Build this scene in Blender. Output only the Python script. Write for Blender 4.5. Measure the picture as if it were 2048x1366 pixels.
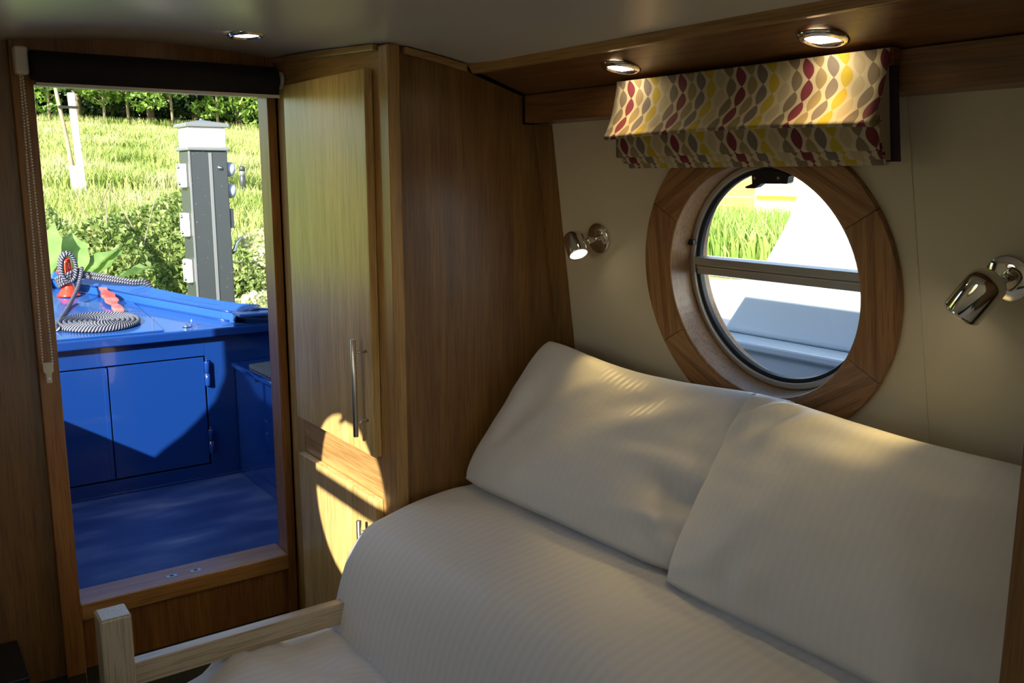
import bpy, math, random
import numpy as np
from mathutils import Vector, Matrix, noise
random.seed(7); rng = np.random.default_rng(7)
PI = math.pi
scn = bpy.context.scene
for o in list(bpy.data.objects): bpy.data.objects.remove(o)
C = scn.collection

# ---------------------------------------------------------------- camera
# X across the boat (to starboard), Y forward (to the bow), Z up; eye height is z = 0, cabin floor at FLOOR
FLOOR = -1.62
cam = bpy.data.objects.new('camera', bpy.data.cameras.new('camera')); C.objects.link(cam)
cam.data.sensor_width = 36.0; cam.data.lens = 1818.0/2048*36
cam.data.clip_start = 0.02; cam.data.clip_end = 400
yaw, pit = 0.61348, 0.17832
fw = Vector((math.sin(yaw)*math.cos(pit), math.cos(yaw)*math.cos(pit), -math.sin(pit)))
rt = Vector((math.cos(yaw), -math.sin(yaw), 0)); up = rt.cross(fw)
cam.matrix_world = Matrix(((rt.x, up.x, -fw.x, 0), (rt.y, up.y, -fw.y, 0), (rt.z, up.z, -fw.z, 0), (0, 0, 0, 1)))
scn.camera = cam

# ---------------------------------------------------------------- sky, sun, exposure
SUND = Vector((1, .76, -.62)).normalized()
w = bpy.data.worlds.new('sky'); scn.world = w; w.use_nodes = True
nt = w.node_tree; nt.nodes.clear()
sky = nt.nodes.new('ShaderNodeTexSky'); sky.sky_type = 'NISHITA'; sky.sun_disc = False
sky.dust_density = 1.2; sky.sun_elevation = math.asin(-SUND.z); sky.sun_rotation = math.atan2(-SUND.x, -SUND.y)
bg = nt.nodes.new('ShaderNodeBackground'); bg.inputs[1].default_value = 0.31
wo = nt.nodes.new('ShaderNodeOutputWorld')
nt.links.new(sky.outputs[0], bg.inputs[0]); nt.links.new(bg.outputs[0], wo.inputs[0])
sl = bpy.data.lights.new('sun', 'SUN'); sl.energy = 12.5; sl.angle = math.radians(0.53); sl.color = (1, .93, .80)
sun = bpy.data.objects.new('sun', sl); C.objects.link(sun)
sun.rotation_euler = SUND.to_track_quat('-Z', 'Y').to_euler(); sun.location = (-6, -4, 5)
vs = scn.view_settings; vs.view_transform = 'Standard'; vs.look = 'None'; vs.exposure = 0.25; vs.gamma = 1; vs.use_curve_mapping = False

# ---------------------------------------------------------------- materials
def new_mat(name):
    m = bpy.data.materials.new(name); m.use_nodes = True
    nt = m.node_tree; b = nt.nodes['Principled BSDF']
    return m, nt, b
def mat(name, col, rough=.5, metal=0, coat=0, spec=.5, emit=None, es=0):
    m, nt, b = new_mat(name)
    b.inputs['Base Color'].default_value = (*col, 1); b.inputs['Roughness'].default_value = rough
    b.inputs['Metallic'].default_value = metal; b.inputs['Coat Weight'].default_value = coat
    b.inputs['Specular IOR Level'].default_value = spec
    if emit: b.inputs['Emission Color'].default_value = (*emit, 1); b.inputs['Emission Strength'].default_value = es
    return m
def N(nt, t, **kw):
    n = nt.nodes.new(t)
    for k, v in kw.items():
        if k.startswith('i_'): n.inputs[int(k[2:])].default_value = v
        else: setattr(n, k, v)
    return n
def ramp(nt, fac, stops):
    r = nt.nodes.new('ShaderNodeValToRGB'); nt.links.new(fac, r.inputs[0])
    e = r.color_ramp.elements
    while len(e) < len(stops): e.new(.5)
    for x, (p, c) in zip(e, stops): x.position = p; x.color = (*c, 1)
    return r.outputs[0]
def mapped(nt, scale, coord='Object'):
    tc = nt.nodes.new('ShaderNodeTexCoord'); mp = nt.nodes.new('ShaderNodeMapping'); mp.inputs['Scale'].default_value = scale
    nt.links.new(tc.outputs[coord], mp.inputs[0]); return mp.outputs[0]
def noisy(name, stops, scale, rough=.6, detail=5, bump=0, coord='Object', coat=0, metal=0, bscale=None, sheen=0):
    m, nt, b = new_mat(name)
    n = nt.nodes.new('ShaderNodeTexNoise'); n.inputs['Detail'].default_value = detail; n.inputs['Scale'].default_value = 1
    nt.links.new(mapped(nt, scale, coord), n.inputs['Vector'])
    nt.links.new(ramp(nt, n.outputs[0], stops), b.inputs['Base Color'])
    b.inputs['Roughness'].default_value = rough; b.inputs['Coat Weight'].default_value = coat; b.inputs['Metallic'].default_value = metal
    b.inputs['Sheen Weight'].default_value = sheen
    if bump:
        n2 = nt.nodes.new('ShaderNodeTexNoise'); n2.inputs['Scale'].default_value = 1; n2.inputs['Detail'].default_value = 4
        nt.links.new(mapped(nt, bscale or scale, coord), n2.inputs['Vector'])
        bp = nt.nodes.new('ShaderNodeBump'); bp.inputs['Strength'].default_value = bump; bp.inputs['Distance'].default_value = .01
        nt.links.new(n2.outputs[0], bp.inputs['Height']); nt.links.new(bp.outputs[0], b.inputs['Normal'])
    return m
def wood(name, axis, dark, light, rough=.38, k=1.0, coat=.25, flame=.0):
    m, nt, b = new_mat(name)
    L, A, F = 1.6*k, 26*k, 260*k
    def sc(a, l): return tuple(l if 'XYZ'[i] == axis else a for i in range(3))
    n1 = nt.nodes.new('ShaderNodeTexNoise'); n1.inputs['Scale'].default_value = 1; n1.inputs['Detail'].default_value = 6; n1.inputs['Distortion'].default_value = .6+flame
    nt.links.new(mapped(nt, sc(A, L)), n1.inputs['Vector'])
    n2 = nt.nodes.new('ShaderNodeTexNoise'); n2.inputs['Scale'].default_value = 1; n2.inputs['Detail'].default_value = 3
    nt.links.new(mapped(nt, sc(F, 9*k)), n2.inputs['Vector'])
    c1 = ramp(nt, n1.outputs[0], [(.30, dark), (.52, tuple((a+b2)/2 for a, b2 in zip(dark, light))), (.72, light)])
    c2 = ramp(nt, n2.outputs[0], [(.36, (.62, .56, .50)), (.52, (1, 1, 1))])
    mx = nt.nodes.new('ShaderNodeMix'); mx.data_type = 'RGBA'; mx.blend_type = 'MULTIPLY'; mx.inputs[0].default_value = .75
    nt.links.new(c1, mx.inputs[6]); nt.links.new(c2, mx.inputs[7]); nt.links.new(mx.outputs[2], b.inputs['Base Color'])
    bp = nt.nodes.new('ShaderNodeBump'); bp.inputs['Strength'].default_value = .18; bp.inputs['Distance'].default_value = .002
    nt.links.new(n2.outputs[0], bp.inputs['Height']); nt.links.new(bp.outputs[0], b.inputs['Normal'])
    b.inputs['Roughness'].default_value = rough; b.inputs['Coat Weight'].default_value = coat; b.inputs['Coat Roughness'].default_value = .25
    return m
OD, OL = (.30, .165, .052), (.50, .30, .105)
oakZ = wood('oak_vertical_grain', 'Z', OD, OL)
oakY = wood('oak_lengthwise_grain', 'Y', OD, OL)
oakX = wood('oak_crosswise_grain', 'X', OD, OL)
oakDoor = wood('oak_door_with_sheen', 'Z', (.52, .345, .12), (.70, .50, .20), rough=.30)  # paler than the frame oak; gloss reflection and sun brightness sit in the colour
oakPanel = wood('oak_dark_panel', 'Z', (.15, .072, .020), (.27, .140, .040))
oakRed = wood('oak_red_brown', 'Z', (.24, .095, .022), (.38, .175, .042))
oakRedX = wood('oak_sill', 'X', (.33, .16, .045), (.50, .28, .095), rough=.28, coat=.6)
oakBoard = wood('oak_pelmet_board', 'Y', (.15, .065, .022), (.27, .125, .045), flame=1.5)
oakRing = wood('oak_porthole_segment', 'Y', (.22, .10, .036), (.48, .26, .11), k=1.3, flame=.8)
oakRev = wood('oak_reveal_lit', 'Y', (.36, .2, .09), (.50, .31, .15), rough=.3)  # paler tone puts the window light on the reveal into the colour
ashW = wood('ash_frame_with_glare', 'Z', (.42, .34, .22), (.56, .47, .33), rough=.32, coat=.5)  # lightened towards neutral; glare on the top faces is put into the colour
ashX = wood('ash_rail_with_glare', 'X', (.42, .32, .19), (.56, .46, .31), rough=.30, coat=.5)  # rail colour carries the same glare
cream = noisy('cream_wall_lining', [(.3, (.66, .60, .46)), (.7, (.72, .66, .51))], (3, 3, 3), rough=.5)
ceilM = mat('satin_white_ceiling', (.62, .60, .56), rough=.28, spec=.4)
chrome = mat('polished_chrome', (.78, .77, .74), rough=.06, metal=1)
steel = mat('brushed_steel', (.62, .61, .58), rough=.28, metal=1)
alu = mat('aluminium_frame', (.62, .61, .58), rough=.38, metal=.85)
rubber = mat('black_rubber', (.012, .013, .015), rough=.45)
blackP = mat('black_plastic', (.01, .01, .011), rough=.35)
blackF = mat('black_blind_fabric', (.008, .007, .012), rough=.8)
whiteP = mat('white_plastic', (.75, .72, .64), rough=.4)
bead = mat('bead_chain_ivory', (.72, .66, .52), rough=.4)
lampM = mat('warm_led', (1, .9, .7), emit=(1, .80, .50), es=22)
lampW = mat('warm_led_small', (1, .9, .7), emit=(1, .84, .58), es=6)
BL = (.0055, .034, .185)
blue = mat('gloss_blue_paint', BL, rough=.12, coat=1.0)
blueD = mat('blue_paint_sky_lit_top', (.012, .072, .29), rough=.30, coat=.4)  # lighter base than the hull blue; sky glare is put into the colour
blueF = noisy('worn_blue_deck_paint', [(.35, (.020, .050, .18)), (.50, (.035, .075, .23)), (.62, (.09, .13, .28)), (.75, (.22, .26, .36))], (3.2, 9, 3), rough=.42, detail=8)
red = mat('gloss_red_paint', (.52, .035, .010), rough=.18, coat=.8)
pinkR = noisy('sunned_red_paint', [(.40, (.50, .05, .03)), (.60, (.56, .17, .15))], (14, 14, 14), rough=.3)
matM = noisy('grey_grit_mat', [(.4, (.05, .06, .06)), (.6, (.13, .14, .13))], (400, 400, 400), rough=.9)
def glass_mat():
    m = bpy.data.materials.new('window_glass'); m.use_nodes = True; nt = m.node_tree; nt.nodes.clear()
    o = nt.nodes.new('ShaderNodeOutputMaterial'); t = nt.nodes.new('ShaderNodeBsdfTransparent'); g = nt.nodes.new('ShaderNodeBsdfGlossy')
    t.inputs[0].default_value = (.97, .985, .98, 1); g.inputs['Roughness'].default_value = .02
    fr = nt.nodes.new('ShaderNodeFresnel'); fr.inputs[0].default_value = 1.35
    mx = nt.nodes.new('ShaderNodeMixShader')
    nt.links.new(fr.outputs[0], mx.inputs[0]); nt.links.new(t.outputs[0], mx.inputs[1]); nt.links.new(g.outputs[0], mx.inputs[2]); nt.links.new(mx.outputs[0], o.inputs[0])
    return m
glassM = glass_mat()
def linen(name, axis, freq=48, wr=1.0, lo=(.745, .765, .79)):
    m, nt, b = new_mat(name)
    uv = nt.nodes.new('ShaderNodeUVMap'); sp = nt.nodes.new('ShaderNodeSeparateXYZ'); nt.links.new(uv.outputs[0], sp.inputs[0])
    mu = N(nt, 'ShaderNodeMath', operation='MULTIPLY', i_1=freq*2*PI); nt.links.new(sp.outputs[axis], mu.inputs[0])
    si = N(nt, 'ShaderNodeMath', operation='SINE'); nt.links.new(mu.outputs[0], si.inputs[0])
    st = N(nt, 'ShaderNodeMapRange'); st.inputs[1].default_value = -.35; st.inputs[2].default_value = .35; nt.links.new(si.outputs[0], st.inputs[0])
    c = ramp(nt, st.outputs[0], [(0, lo), (1, (.785, .80, .825))]); nt.links.new(c, b.inputs['Base Color'])
    r = N(nt, 'ShaderNodeMapRange'); r.inputs[3].default_value = .46; r.inputs[4].default_value = .62; nt.links.new(st.outputs[0], r.inputs[0]); nt.links.new(r.outputs[0], b.inputs['Roughness'])
    b.inputs['Sheen Weight'].default_value = .15
    n2 = nt.nodes.new('ShaderNodeTexNoise'); n2.inputs['Scale'].default_value = 1; n2.inputs['Detail'].default_value = 3
    nt.links.new(mapped(nt, (9, 9, 9)), n2.inputs['Vector'])
    bp = nt.nodes.new('ShaderNodeBump'); bp.inputs['Strength'].default_value = .12*wr; bp.inputs['Distance'].default_value = .02
    nt.links.new(n2.outputs[0], bp.inputs['Height']); nt.links.new(bp.outputs[0], b.inputs['Normal'])
    return m
linenD = linen('striped_white_duvet_cotton', 1)
linenP = linen('striped_white_pillow_cotton', 0, freq=60, wr=2.2, lo=(.768, .785, .81))

# ---------------------------------------------------------------- mesh helpers
class MB:
    def __init__(s): s.v = []; s.f = []; s.uv = {}; s.smooth = []
    def add(s, vs, fs, smooth=False, uvs=None):
        b = len(s.v); s.v += [tuple(x) for x in vs]
        for k, f in enumerate(fs):
            s.f.append([b+i for i in f]); s.smooth.append(smooth)
            if uvs: s.uv[len(s.f)-1] = [uvs[i] for i in f]
        return s
    def box(s, x0, x1, y0, y1, z0, z1, M=None):
        vs = [Vector((x, y, z)) for x in (x0, x1) for y in (y0, y1) for z in (z0, z1)]
        if M is not None: vs = [M @ v for v in vs]
        return s.add(vs, [(0, 1, 3, 2), (4, 6, 7, 5), (0, 4, 5, 1), (2, 3, 7, 6), (0, 2, 6, 4), (1, 5, 7, 3)])
    def prism(s, poly, axis, a, b, M=None):
        # poly: 2-D outline in the plane normal to axis
        n = len(poly); vs = []
        for t in (a, b):
            for p, q in poly:
                v = Vector({'X': (t, p, q), 'Y': (p, t, q), 'Z': (p, q, t)}[axis]); vs.append(M @ v if M is not None else v)
        fs = [list(range(n))[::-1], list(range(n, 2*n))] + [(i, (i+1) % n, n+(i+1) % n, n+i) for i in range(n)]
        return s.add(vs, fs)
    def lathe(s, prof, M=None, n=28, smooth=True, cap=True):
        # prof: (radius, height) along local z
        vs = []; fs = []
        for r, h in prof:
            for k in range(n):
                a = 2*PI*k/n; v = Vector((r*math.cos(a), r*math.sin(a), h)); vs.append(M @ v if M is not None else v)
        for i in range(len(prof)-1):
            for k in range(n): fs.append((i*n+k, i*n+(k+1) % n, (i+1)*n+(k+1) % n, (i+1)*n+k))
        s.add(vs, fs, smooth)
        if cap:
            b = len(s.v)-len(vs)
            for i in (0, len(prof)-1):
                if prof[i][0] > 1e-5:
                    s.f.append([b+i*n+k for k in range(n)]); s.smooth.append(False)
        return s
    def tube(s, pts, r, n=8, closed=False, uvk=None, rr=None):
        pts = [Vector(p) for p in pts]; m = len(pts); vs = []; fs = []; uv = []
        t0 = (pts[1]-pts[0]).normalized(); nrm = t0.orthogonal().normalized(); L = 0
        for i, p in enumerate(pts):
            t = ((pts[min(i+1, m-1)]-pts[max(i-1, 0)])).normalized()
            if t.length < 1e-9: t = t0
            nrm = (nrm - t*nrm.dot(t)).normalized(); bn = t.cross(nrm)
            if i: L += (pts[i]-pts[i-1]).length
            ri = rr[i] if rr else r
            for k in range(n+1):
                a = 2*PI*k/n; vs.append(p + (nrm*math.cos(a)+bn*math.sin(a))*ri); uv.append((L, k/n))
        q = n+1
        for i in range(m-1):
            for k in range(n): fs.append((i*q+k, i*q+k+1, (i+1)*q+k+1, (i+1)*q+k))
        s.add(vs, fs, True, uv)
        if not closed:
            b = len(s.v)-len(vs)
            for i in (0, m-1): s.f.append([b+i*q+k for k in range(n)]); s.smooth.append(False)
        return s
    def mesh(s, name):
        me = bpy.data.meshes.new(name); me.from_pydata(s.v, [], s.f); me.update()
        me.polygons.foreach_set('use_smooth', s.smooth)
        if s.uv:
            l = me.uv_layers.new(name='UVMap')
            for fi, uvs in s.uv.items():
                st = me.polygons[fi].loop_start
                for j, u in enumerate(uvs): l.data[st+j].uv = u
        return me
    def build(s, name, m, parent=None, bevel=0, recalc=True, loc=None, seg=2):
        me = s.mesh(name)
        if recalc:
            import bmesh
            bm = bmesh.new(); bm.from_mesh(me); bmesh.ops.recalc_face_normals(bm, faces=bm.faces); bm.to_mesh(me); bm.free()
        me.materials.append(m)
        o = bpy.data.objects.new(name, me); C.objects.link(o)
        if parent: o.parent = parent
        if bevel:
            b = o.modifiers.new('bevel', 'BEVEL'); b.width = bevel; b.segments = seg; b.limit_method = 'ANGLE'; b.angle_limit = math.radians(40)
        return o
def tag(o, label=None, cat=None, group=None, kind=None):
    if label: o['label'] = label
    if cat: o['category'] = cat
    if group: o['group'] = group
    if kind: o['kind'] = kind
    return o
def empty(name, loc=(0, 0, 0), M=None):
    o = bpy.data.objects.new(name, None); C.objects.link(o); o.empty_display_size = .05
    o.location = loc
    if M is not None: o.matrix_world = M
    return o
def thing(name, label, cat, group=None, loc=(0, 0, 0), M=None): return tag(empty(name, loc, M), label, cat, group)
def struct(name, label=None, cat=None): return tag(empty(name), label, cat, kind='structure')
def S(o, label=None, cat=None): return tag(o, label, cat, kind='structure')
def frame(o, z, x=None):
    z = Vector(z).normalized(); x = Vector(x) if x else z.orthogonal(); x = (x - z*x.dot(z)).normalized(); y = z.cross(x)
    return Matrix(((x.x, y.x, z.x, o[0]), (x.y, y.y, z.y, o[1]), (x.z, y.z, z.z, o[2]), (0, 0, 0, 1)))
def nz(x, y, z=0): return noise.noise(Vector((x, y, z)))
def ss(a, b, x):
    t = min(1, max(0, (x-a)/(b-a))); return t*t*(3-2*t)
def interp(x, pts):
    if x <= pts[0][0]: return pts[0][1]
    for (a, p), (b, q) in zip(pts, pts[1:]):
        if x <= b: return p+(q-p)*(x-a)/(b-a)
    return pts[-1][1]

# ---------------------------------------------------------------- cabin shell
CX = .62                                   # centreline of the boat
K0, LEAN = 1.3673, .1422
def wallx(z): return K0-LEAN*z
def ceilz(x, y): return .291-.20*(x-CX)**2+.035*ss(1.6, 2.4, y)
YB, YR = 2.40, -1.30                       # front bulkhead, rear wall
# floor
S(MB().box(-.5, 1.72, YR, 2.47, FLOOR-.04, FLOOR).build('floor', oakX), 'oak boarded cabin floor', 'floor')
# ceiling
def ceiling():
    m = MB(); nx, ny = 28, 24; vs = []; fs = []
    for j in range(ny+1):
        y = YR+(2.41-YR)*j/ny
        for i in range(nx+1):
            x = -.07+1.38*i/nx; vs.append((x, y, ceilz(x, y)))
    for j in range(ny):
        for i in range(nx): a = j*(nx+1)+i; fs.append((a, a+1, a+nx+2, a+nx+1))
    m.add(vs, fs, True); o = m.build('ceiling', ceilM, recalc=False)
    return S(o, 'cambered satin white cabin ceiling', 'ceiling')
ceiling()
# roof steel above
def roof():
    m = MB(); prof = []
    for i in range(21):
        x = -.16+1.56*i/20; prof.append((x, ceilz(x, 0)+.10 if 0 < i < 20 else ceilz(x, 0)+.07))
    low = [(x, z-.035) for x, z in prof][::-1]
    m.prism(prof+low, 'Y', YR-.1, 2.425)
    return S(m.build('roof', blue), 'blue steel cabin roof above the lining', 'roof')
rf = roof()
for sx in (-.10, 1.34): MB().tube([(sx, YR, .325), (sx, 2.4, .325)], .016, 8).build('handrail', blue, rf)

# leaned wall frame: local x = along wall, local y = up the wall, local z = outward
def wall_frame(side, yc, zc):
    nrm = Vector((1, 0, LEAN)).normalized(); upv = Vector((-LEAN, 0, 1)).normalized()
    o = Vector((wallx(zc), yc, zc))
    if side < 0: nrm.x *= -1; upv.x *= -1; o.x = 2*CX-o.x
    return o, nrm, upv
RH = .233
def side_wall(name, side, yc, zc, y0, y1, label):
    o, nr, u = wall_frame(side, yc, zc)
    m = MB(); n = 96; H = .32
    def P(a, b, w): return o+Vector((0, a, 0))+u*b+nr*w
    for w in (0, .05):
        vs = []
        for k in range(n):
            a = 2*PI*k/n; c, s_ = math.cos(a), math.sin(a); q = H/max(abs(c), abs(s_))
            vs += [P(RH*c, RH*s_, w), P(q*c, q*s_, w)]
        m.add(vs, [(2*k, 2*k+1, (2*k+3) % (2*n), (2*k+2) % (2*n)) for k in range(n)])
        bt, tp = (FLOOR-zc)/u.z, (.30-zc)/u.z
        for (a0, a1, b0, b1) in ((y0-yc, -H, bt, tp), (H, y1-yc, bt, tp), (-H, H, bt, -H), (-H, H, H, tp)):
            m.add([P(a0, b0, w), P(a1, b0, w), P(a1, b1, w), P(a0, b1, w)], [(0, 1, 2, 3)])
    ob = m.build(name, cream); S(ob, label, 'wall'); return ob
WY, WZ = 1.152, -.20
PY, PZ = 1.16, -.115
side_wall('wall_right', 1, WY, WZ, YR, 2.46, 'cream lining of the starboard cabin side with the round window')
side_wall('wall_left', -1, -.72, PZ, YR, .2, 'cream lining of the aft part of the port cabin side')
side_wall('wall_left', -1, PY, PZ, .2, 2.40, 'cream lining of the port cabin side')
# thin cover strip on the seam right of the porthole
o_, n_, u_ = wall_frame(1, .825, -.2)
MB().box(-.004, .004, -.62, .33, -.0012, 0, M=Matrix(((0, u_.x, n_.x, o_.x), (1, u_.y+.067, n_.y, o_.y), (0, u_.z, n_.z, o_.z), (0, 0, 0, 1)))).build('seam_strip', cream, bpy.data.objects['wall_right'])
wb = MB(); wb.box(-.5, .22, YR-.04, YR, FLOOR, .36); wb.box(1.02, 1.72, YR-.04, YR, FLOOR, .36); wb.box(.22, 1.02, YR-.04, YR, .20, .36)  # rear doorway gap is unseen, added to let fill light in
S(wb.build('wall_back', oakPanel), 'oak bulkhead behind the viewpoint with an unseen doorway added for fill light', 'wall')

# ---------------------------------------------------------------- portholes
def ringseg(m, r0, r1, w0, w1, a0=0, a1=2*PI, n=96, smooth=True):
    full = abs(a1-a0-2*PI) < 1e-6; k_ = n if full else n+1; vs = []
    for k in range(k_):
        a = a0+(a1-a0)*k/n; c, s_ = math.cos(a), math.sin(a)
        vs += [(r0*c, r0*s_, w0), (r1*c, r1*s_, w0), (r1*c, r1*s_, w1), (r0*c, r0*s_, w1)]
    fs = []
    for k in range(n):
        p, q = 4*k, 4*((k+1) % k_)
        for j in range(4): fs.append((p+j, p+(j+1) % 4, q+(j+1) % 4, q+j))
    if not full: fs += [(0, 1, 2, 3), (4*n+3, 4*n+2, 4*n+1, 4*n)]
    return m.add(vs, fs)
def porthole(name, side, yc, zc, label):
    o, nr, u = wall_frame(side, yc, zc); x = Vector((0, 1, 0))
    M = Matrix(((x.x, u.x, nr.x, o.x), (x.y, u.y, nr.y, o.y), (x.z, u.z, nr.z, o.z), (0, 0, 0, 1)))
    E = empty(name, M=M); S(E, label, 'window')
    # six oak segments, mitred at 30, 90, 150 ... degrees
    seg = MB()
    ringseg(seg, .2325, .302, -.014, -.0005, -PI/6+.0015, PI/6-.0015, 20)
    sm = None
    for k in range(6):
        if sm is None:
            # grain along local y of the segment: material uses object coordinates
            ob = seg.build('ring_segment', oakRing, E, bevel=.001); sm = ob.data
        else:
            ob = bpy.data.objects.new('ring_segment', sm); C.objects.link(ob); ob.parent = E
            b = ob.modifiers.new('bevel', 'BEVEL'); b.width = .001; b.segments = 2; b.limit_method = 'ANGLE'
        ob.rotation_euler = (0, 0, k*PI/3)
    ringseg(MB(), .2275, .2328, -.012, .10).build('reveal_lining', oakRev, E, bevel=.001)
    # aluminium window body
    ringseg(MB(), .214, .2275, .046, .058).build('aluminium_ring', alu, E, bevel=.003)
    ringseg(MB(), .218, .2275, .058, .070).build('outer_ring', rubber, E)
    ringseg(MB(), .206, .2155, .052, .066).build('gasket', rubber, E, bevel=.002)
    mu = MB(); mu.box(-.207, .207, .012, .028, .040, .062); mu.box(-.207, .207, -.009, .0115, .046, .064); mu.box(-.207, .207, .006, .0095, .042, .047)
    mu.build('mullion', alu, E, bevel=.0015)
    for s_, nm in ((1, 'upper_pane'), (-1, 'lower_pane')):
        vs = []; n = 48
        a0 = math.asin(.010/.2115)
        for w_ in (.058, .062):
            for k in range(n+1):
                a = a0+(PI-2*a0)*k/n; vs.append((.2115*math.cos(a), s_*.2115*math.sin(a)+(.006 if s_ > 0 else 0), w_))
        fs = [list(range(n+1)), list(range(n+1, 2*n+2))]
        MB().add(vs[:n+1], [list(range(n+1))]).build(nm, glassM, E)
    # sliding catch under the top of the ring
    la = MB(); la.prism([(.034, .206), (.034, .186), (.052, .180), (.050, .177), (.028, .177), (.012, .186), (-.048, .186), (-.052, .200), (-.046, .2075), (-.02, .2125), (.01, .2125)], 'Z', .030, .050)
    la.build('window_catch', blackP, E, bevel=.0015)
    for cx_ in (.026, -.030): MB().lathe([(.0028, .0285), (.0028, .030)], M=Matrix.Translation((cx_, .197, 0)), n=10).build('catch_screw', steel, E)
    MB().box(.206, .224, .054, .066, .038, .048).build('side_clip', blackP, E, bevel=.001)
    return E
porthole('window_1', 1, WY, WZ, 'round oak-framed porthole with aluminium bar in the cream side wall')
porthole('window_2', -1, PY, PZ, 'round oak-framed porthole in the opposite side wall, behind the viewpoint')

porthole('window_3', -1, -.72, PZ, 'unseen round oak-framed porthole added for fill light in the port side wall aft of the viewpoint')  # unseen window, added to bring fill light onto the bed
# outer steel side shells
for side, yc, zc, ya, yb in ((1, WY, WZ, YR-.1, 2.49), (-1, PY, PZ, .2, 2.37), (-1, -.72, PZ, YR-.1, .2)):
    o2, nr, u = wall_frame(side, yc, zc)
    m = MB(); n = 72; H = .30
    def P(a, b, w_): return o2+Vector((0, a, 0))+u*b+nr*w_
    for w_ in (.085, .095):
        vs = []
        for k in range(n):
            a = 2*PI*k/n; c, s_ = math.cos(a), math.sin(a); q = H/max(abs(c), abs(s_)); vs += [P(.245*c, .245*s_, w_), P(q*c, q*s_, w_)]
        m.add(vs, [(2*k, 2*k+1, (2*k+3) % (2*n), (2*k+2) % (2*n)) for k in range(n)])
        bt, tp = (-.56-zc)/u.z, (.30-zc)/u.z
        for (a0, a1, b0, b1) in ((ya-yc, -H, bt, tp), (H, yb-yc, bt, tp), (-H, H, bt, -H), (-H, H, H, tp)):
            m.add([P(a0, b0, w_), P(a1, b0, w_), P(a1, b1, w_), P(a0, b1, w_)], [(0, 1, 2, 3)])
    S(m.build('cabin_side', blue), 'blue steel cabin side, ' + ('starboard' if side > 0 else 'port'), 'wall')

# ---------------------------------------------------------------- front bulkhead and doorway
DX0, DX1, SILL, HEAD = .343, .893, -1.065, .215
fb = struct('wall_front', 'oak bulkhead around the open bow doorway', 'wall')
MB().box(-.145, .298, YB, YB+.05, FLOOR, .32).build('left_panel', oakPanel, fb)
MB().box(.298, .93, YB+.006, YB+.05, FLOOR, SILL-.03).build('lower_panel', oakRed, fb)
MB().box(.93, 1.62, YB+.006, YB+.05, FLOOR, .315).build('right_panel', oakPanel, fb)
MB().prism([(.298, HEAD-.005), (.93, HEAD-.005)]+[(.93-.632*k/8, ceilz(.93-.632*k/8, 2.4)+.01) for k in range(9)], 'Y', YB-.004, YB+.05).build('head_panel', oakRed, fb)
df = struct('door_1', 'open bow doorway with oak frame and sill', 'doorway')
MB().box(.298, DX0, YB-.016, YB+.06, FLOOR, .315).build('left_jamb', oakRed, df, bevel=.002)
MB().box(DX1, .918, YB-.010, YB+.06, FLOOR, .315).build('right_jamb', oakRed, df, bevel=.002)
MB().box(DX0, DX1, YB-.016, YB+.085, SILL-.045, SILL).build('sill', oakRedX, df, bevel=.003)
MB().box(DX0, DX1, YB, YB+.085, HEAD, HEAD+.05).build('door_head', oakRedX, df)
for x in (.578, .642):
    k = MB(); k.box(x-.014, x+.014, YB+.018, YB+.034, SILL-.001, SILL+.0015); ob = k.build('bolt_keeper', steel, df, bevel=.0007)
    MB().box(x-.005, x+.005, YB+.022, YB+.030, SILL+.001, SILL+.002).build('bolt_hole', blackP, ob)
# outer bulkhead skin (steel) round the opening
ob_ = MB(); ob_.box(-.12, DX0, YB+.05, YB+.075, FLOOR, .30); ob_.box(DX1+.01, 1.44, YB+.05, YB+.075, FLOOR, .30); ob_.box(DX0, DX1, YB+.05, YB+.075, HEAD, .34); ob_.box(DX0, DX1, YB+.05, YB+.075, FLOOR, SILL-.02)
ob_.build('outer_skin', blue, fb)

# roller blind over the door
rb = thing('roller_blind', 'black roller blind rolled up above the bow doorway with ivory bead chain', 'blind')
MB().lathe([(.031, 0), (.033, .002), (.033, .564), (.031, .566)], M=frame((.332, 2.335, .247), (1, 0, 0)), n=32).build('rolled_fabric', blackF, rb)
MB().box(.336, .894, 2.302, 2.306, .206, .250).build('hanging_flap', blackF, rb)
MB().box(.336, .894, 2.299, 2.309, .200, .2075).build('hem_bar', whiteP, rb, bevel=.001)
MB().lathe([(.014, 0), (.022, .003), (.022, .012), (.012, .014)], M=frame((.902, 2.335, .247), (1, 0, 0)), n=24).build('end_bracket', whiteP, rb, bevel=0)
MB().box(.300, .328, 2.318, 2.352, .225, .285).build('end_bracket', whiteP, rb, bevel=.006, seg=3)
def chain():
    m = MB(); pts = []
    z = .255
    while z > -.425:
        pts.append((interp(z, [(-.425, .3005), (.255, .3095)]), 2.327, z)); pts.append((interp(z, [(-.425, .3215), (.255, .3135)]), 2.327, z-.0035)); z -= .0068
    r = .0031
    for p in pts:
        vs = [(p[0]+r*a, p[1]+r*b, p[2]+r*c) for a, b, c in ((1, 0, 0), (-1, 0, 0), (0, 1, 0), (0, -1, 0), (0, 0, 1), (0, 0, -1))]
        m.add(vs, [(0, 2, 4), (2, 1, 4), (1, 3, 4), (3, 0, 4), (2, 0, 5), (1, 2, 5), (3, 1, 5), (0, 3, 5)], True)
    for sx0, sx1 in ((.3095, .3005), (.3135, .3215)): m.tube([(sx0, 2.327, .255), (sx1, 2.327, -.43)], .0007, 4)
    o = m.build('bead_chain', bead, rb); tag(o, 'two ivory strands of a bead chain', kind='stuff')
chain()
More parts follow.
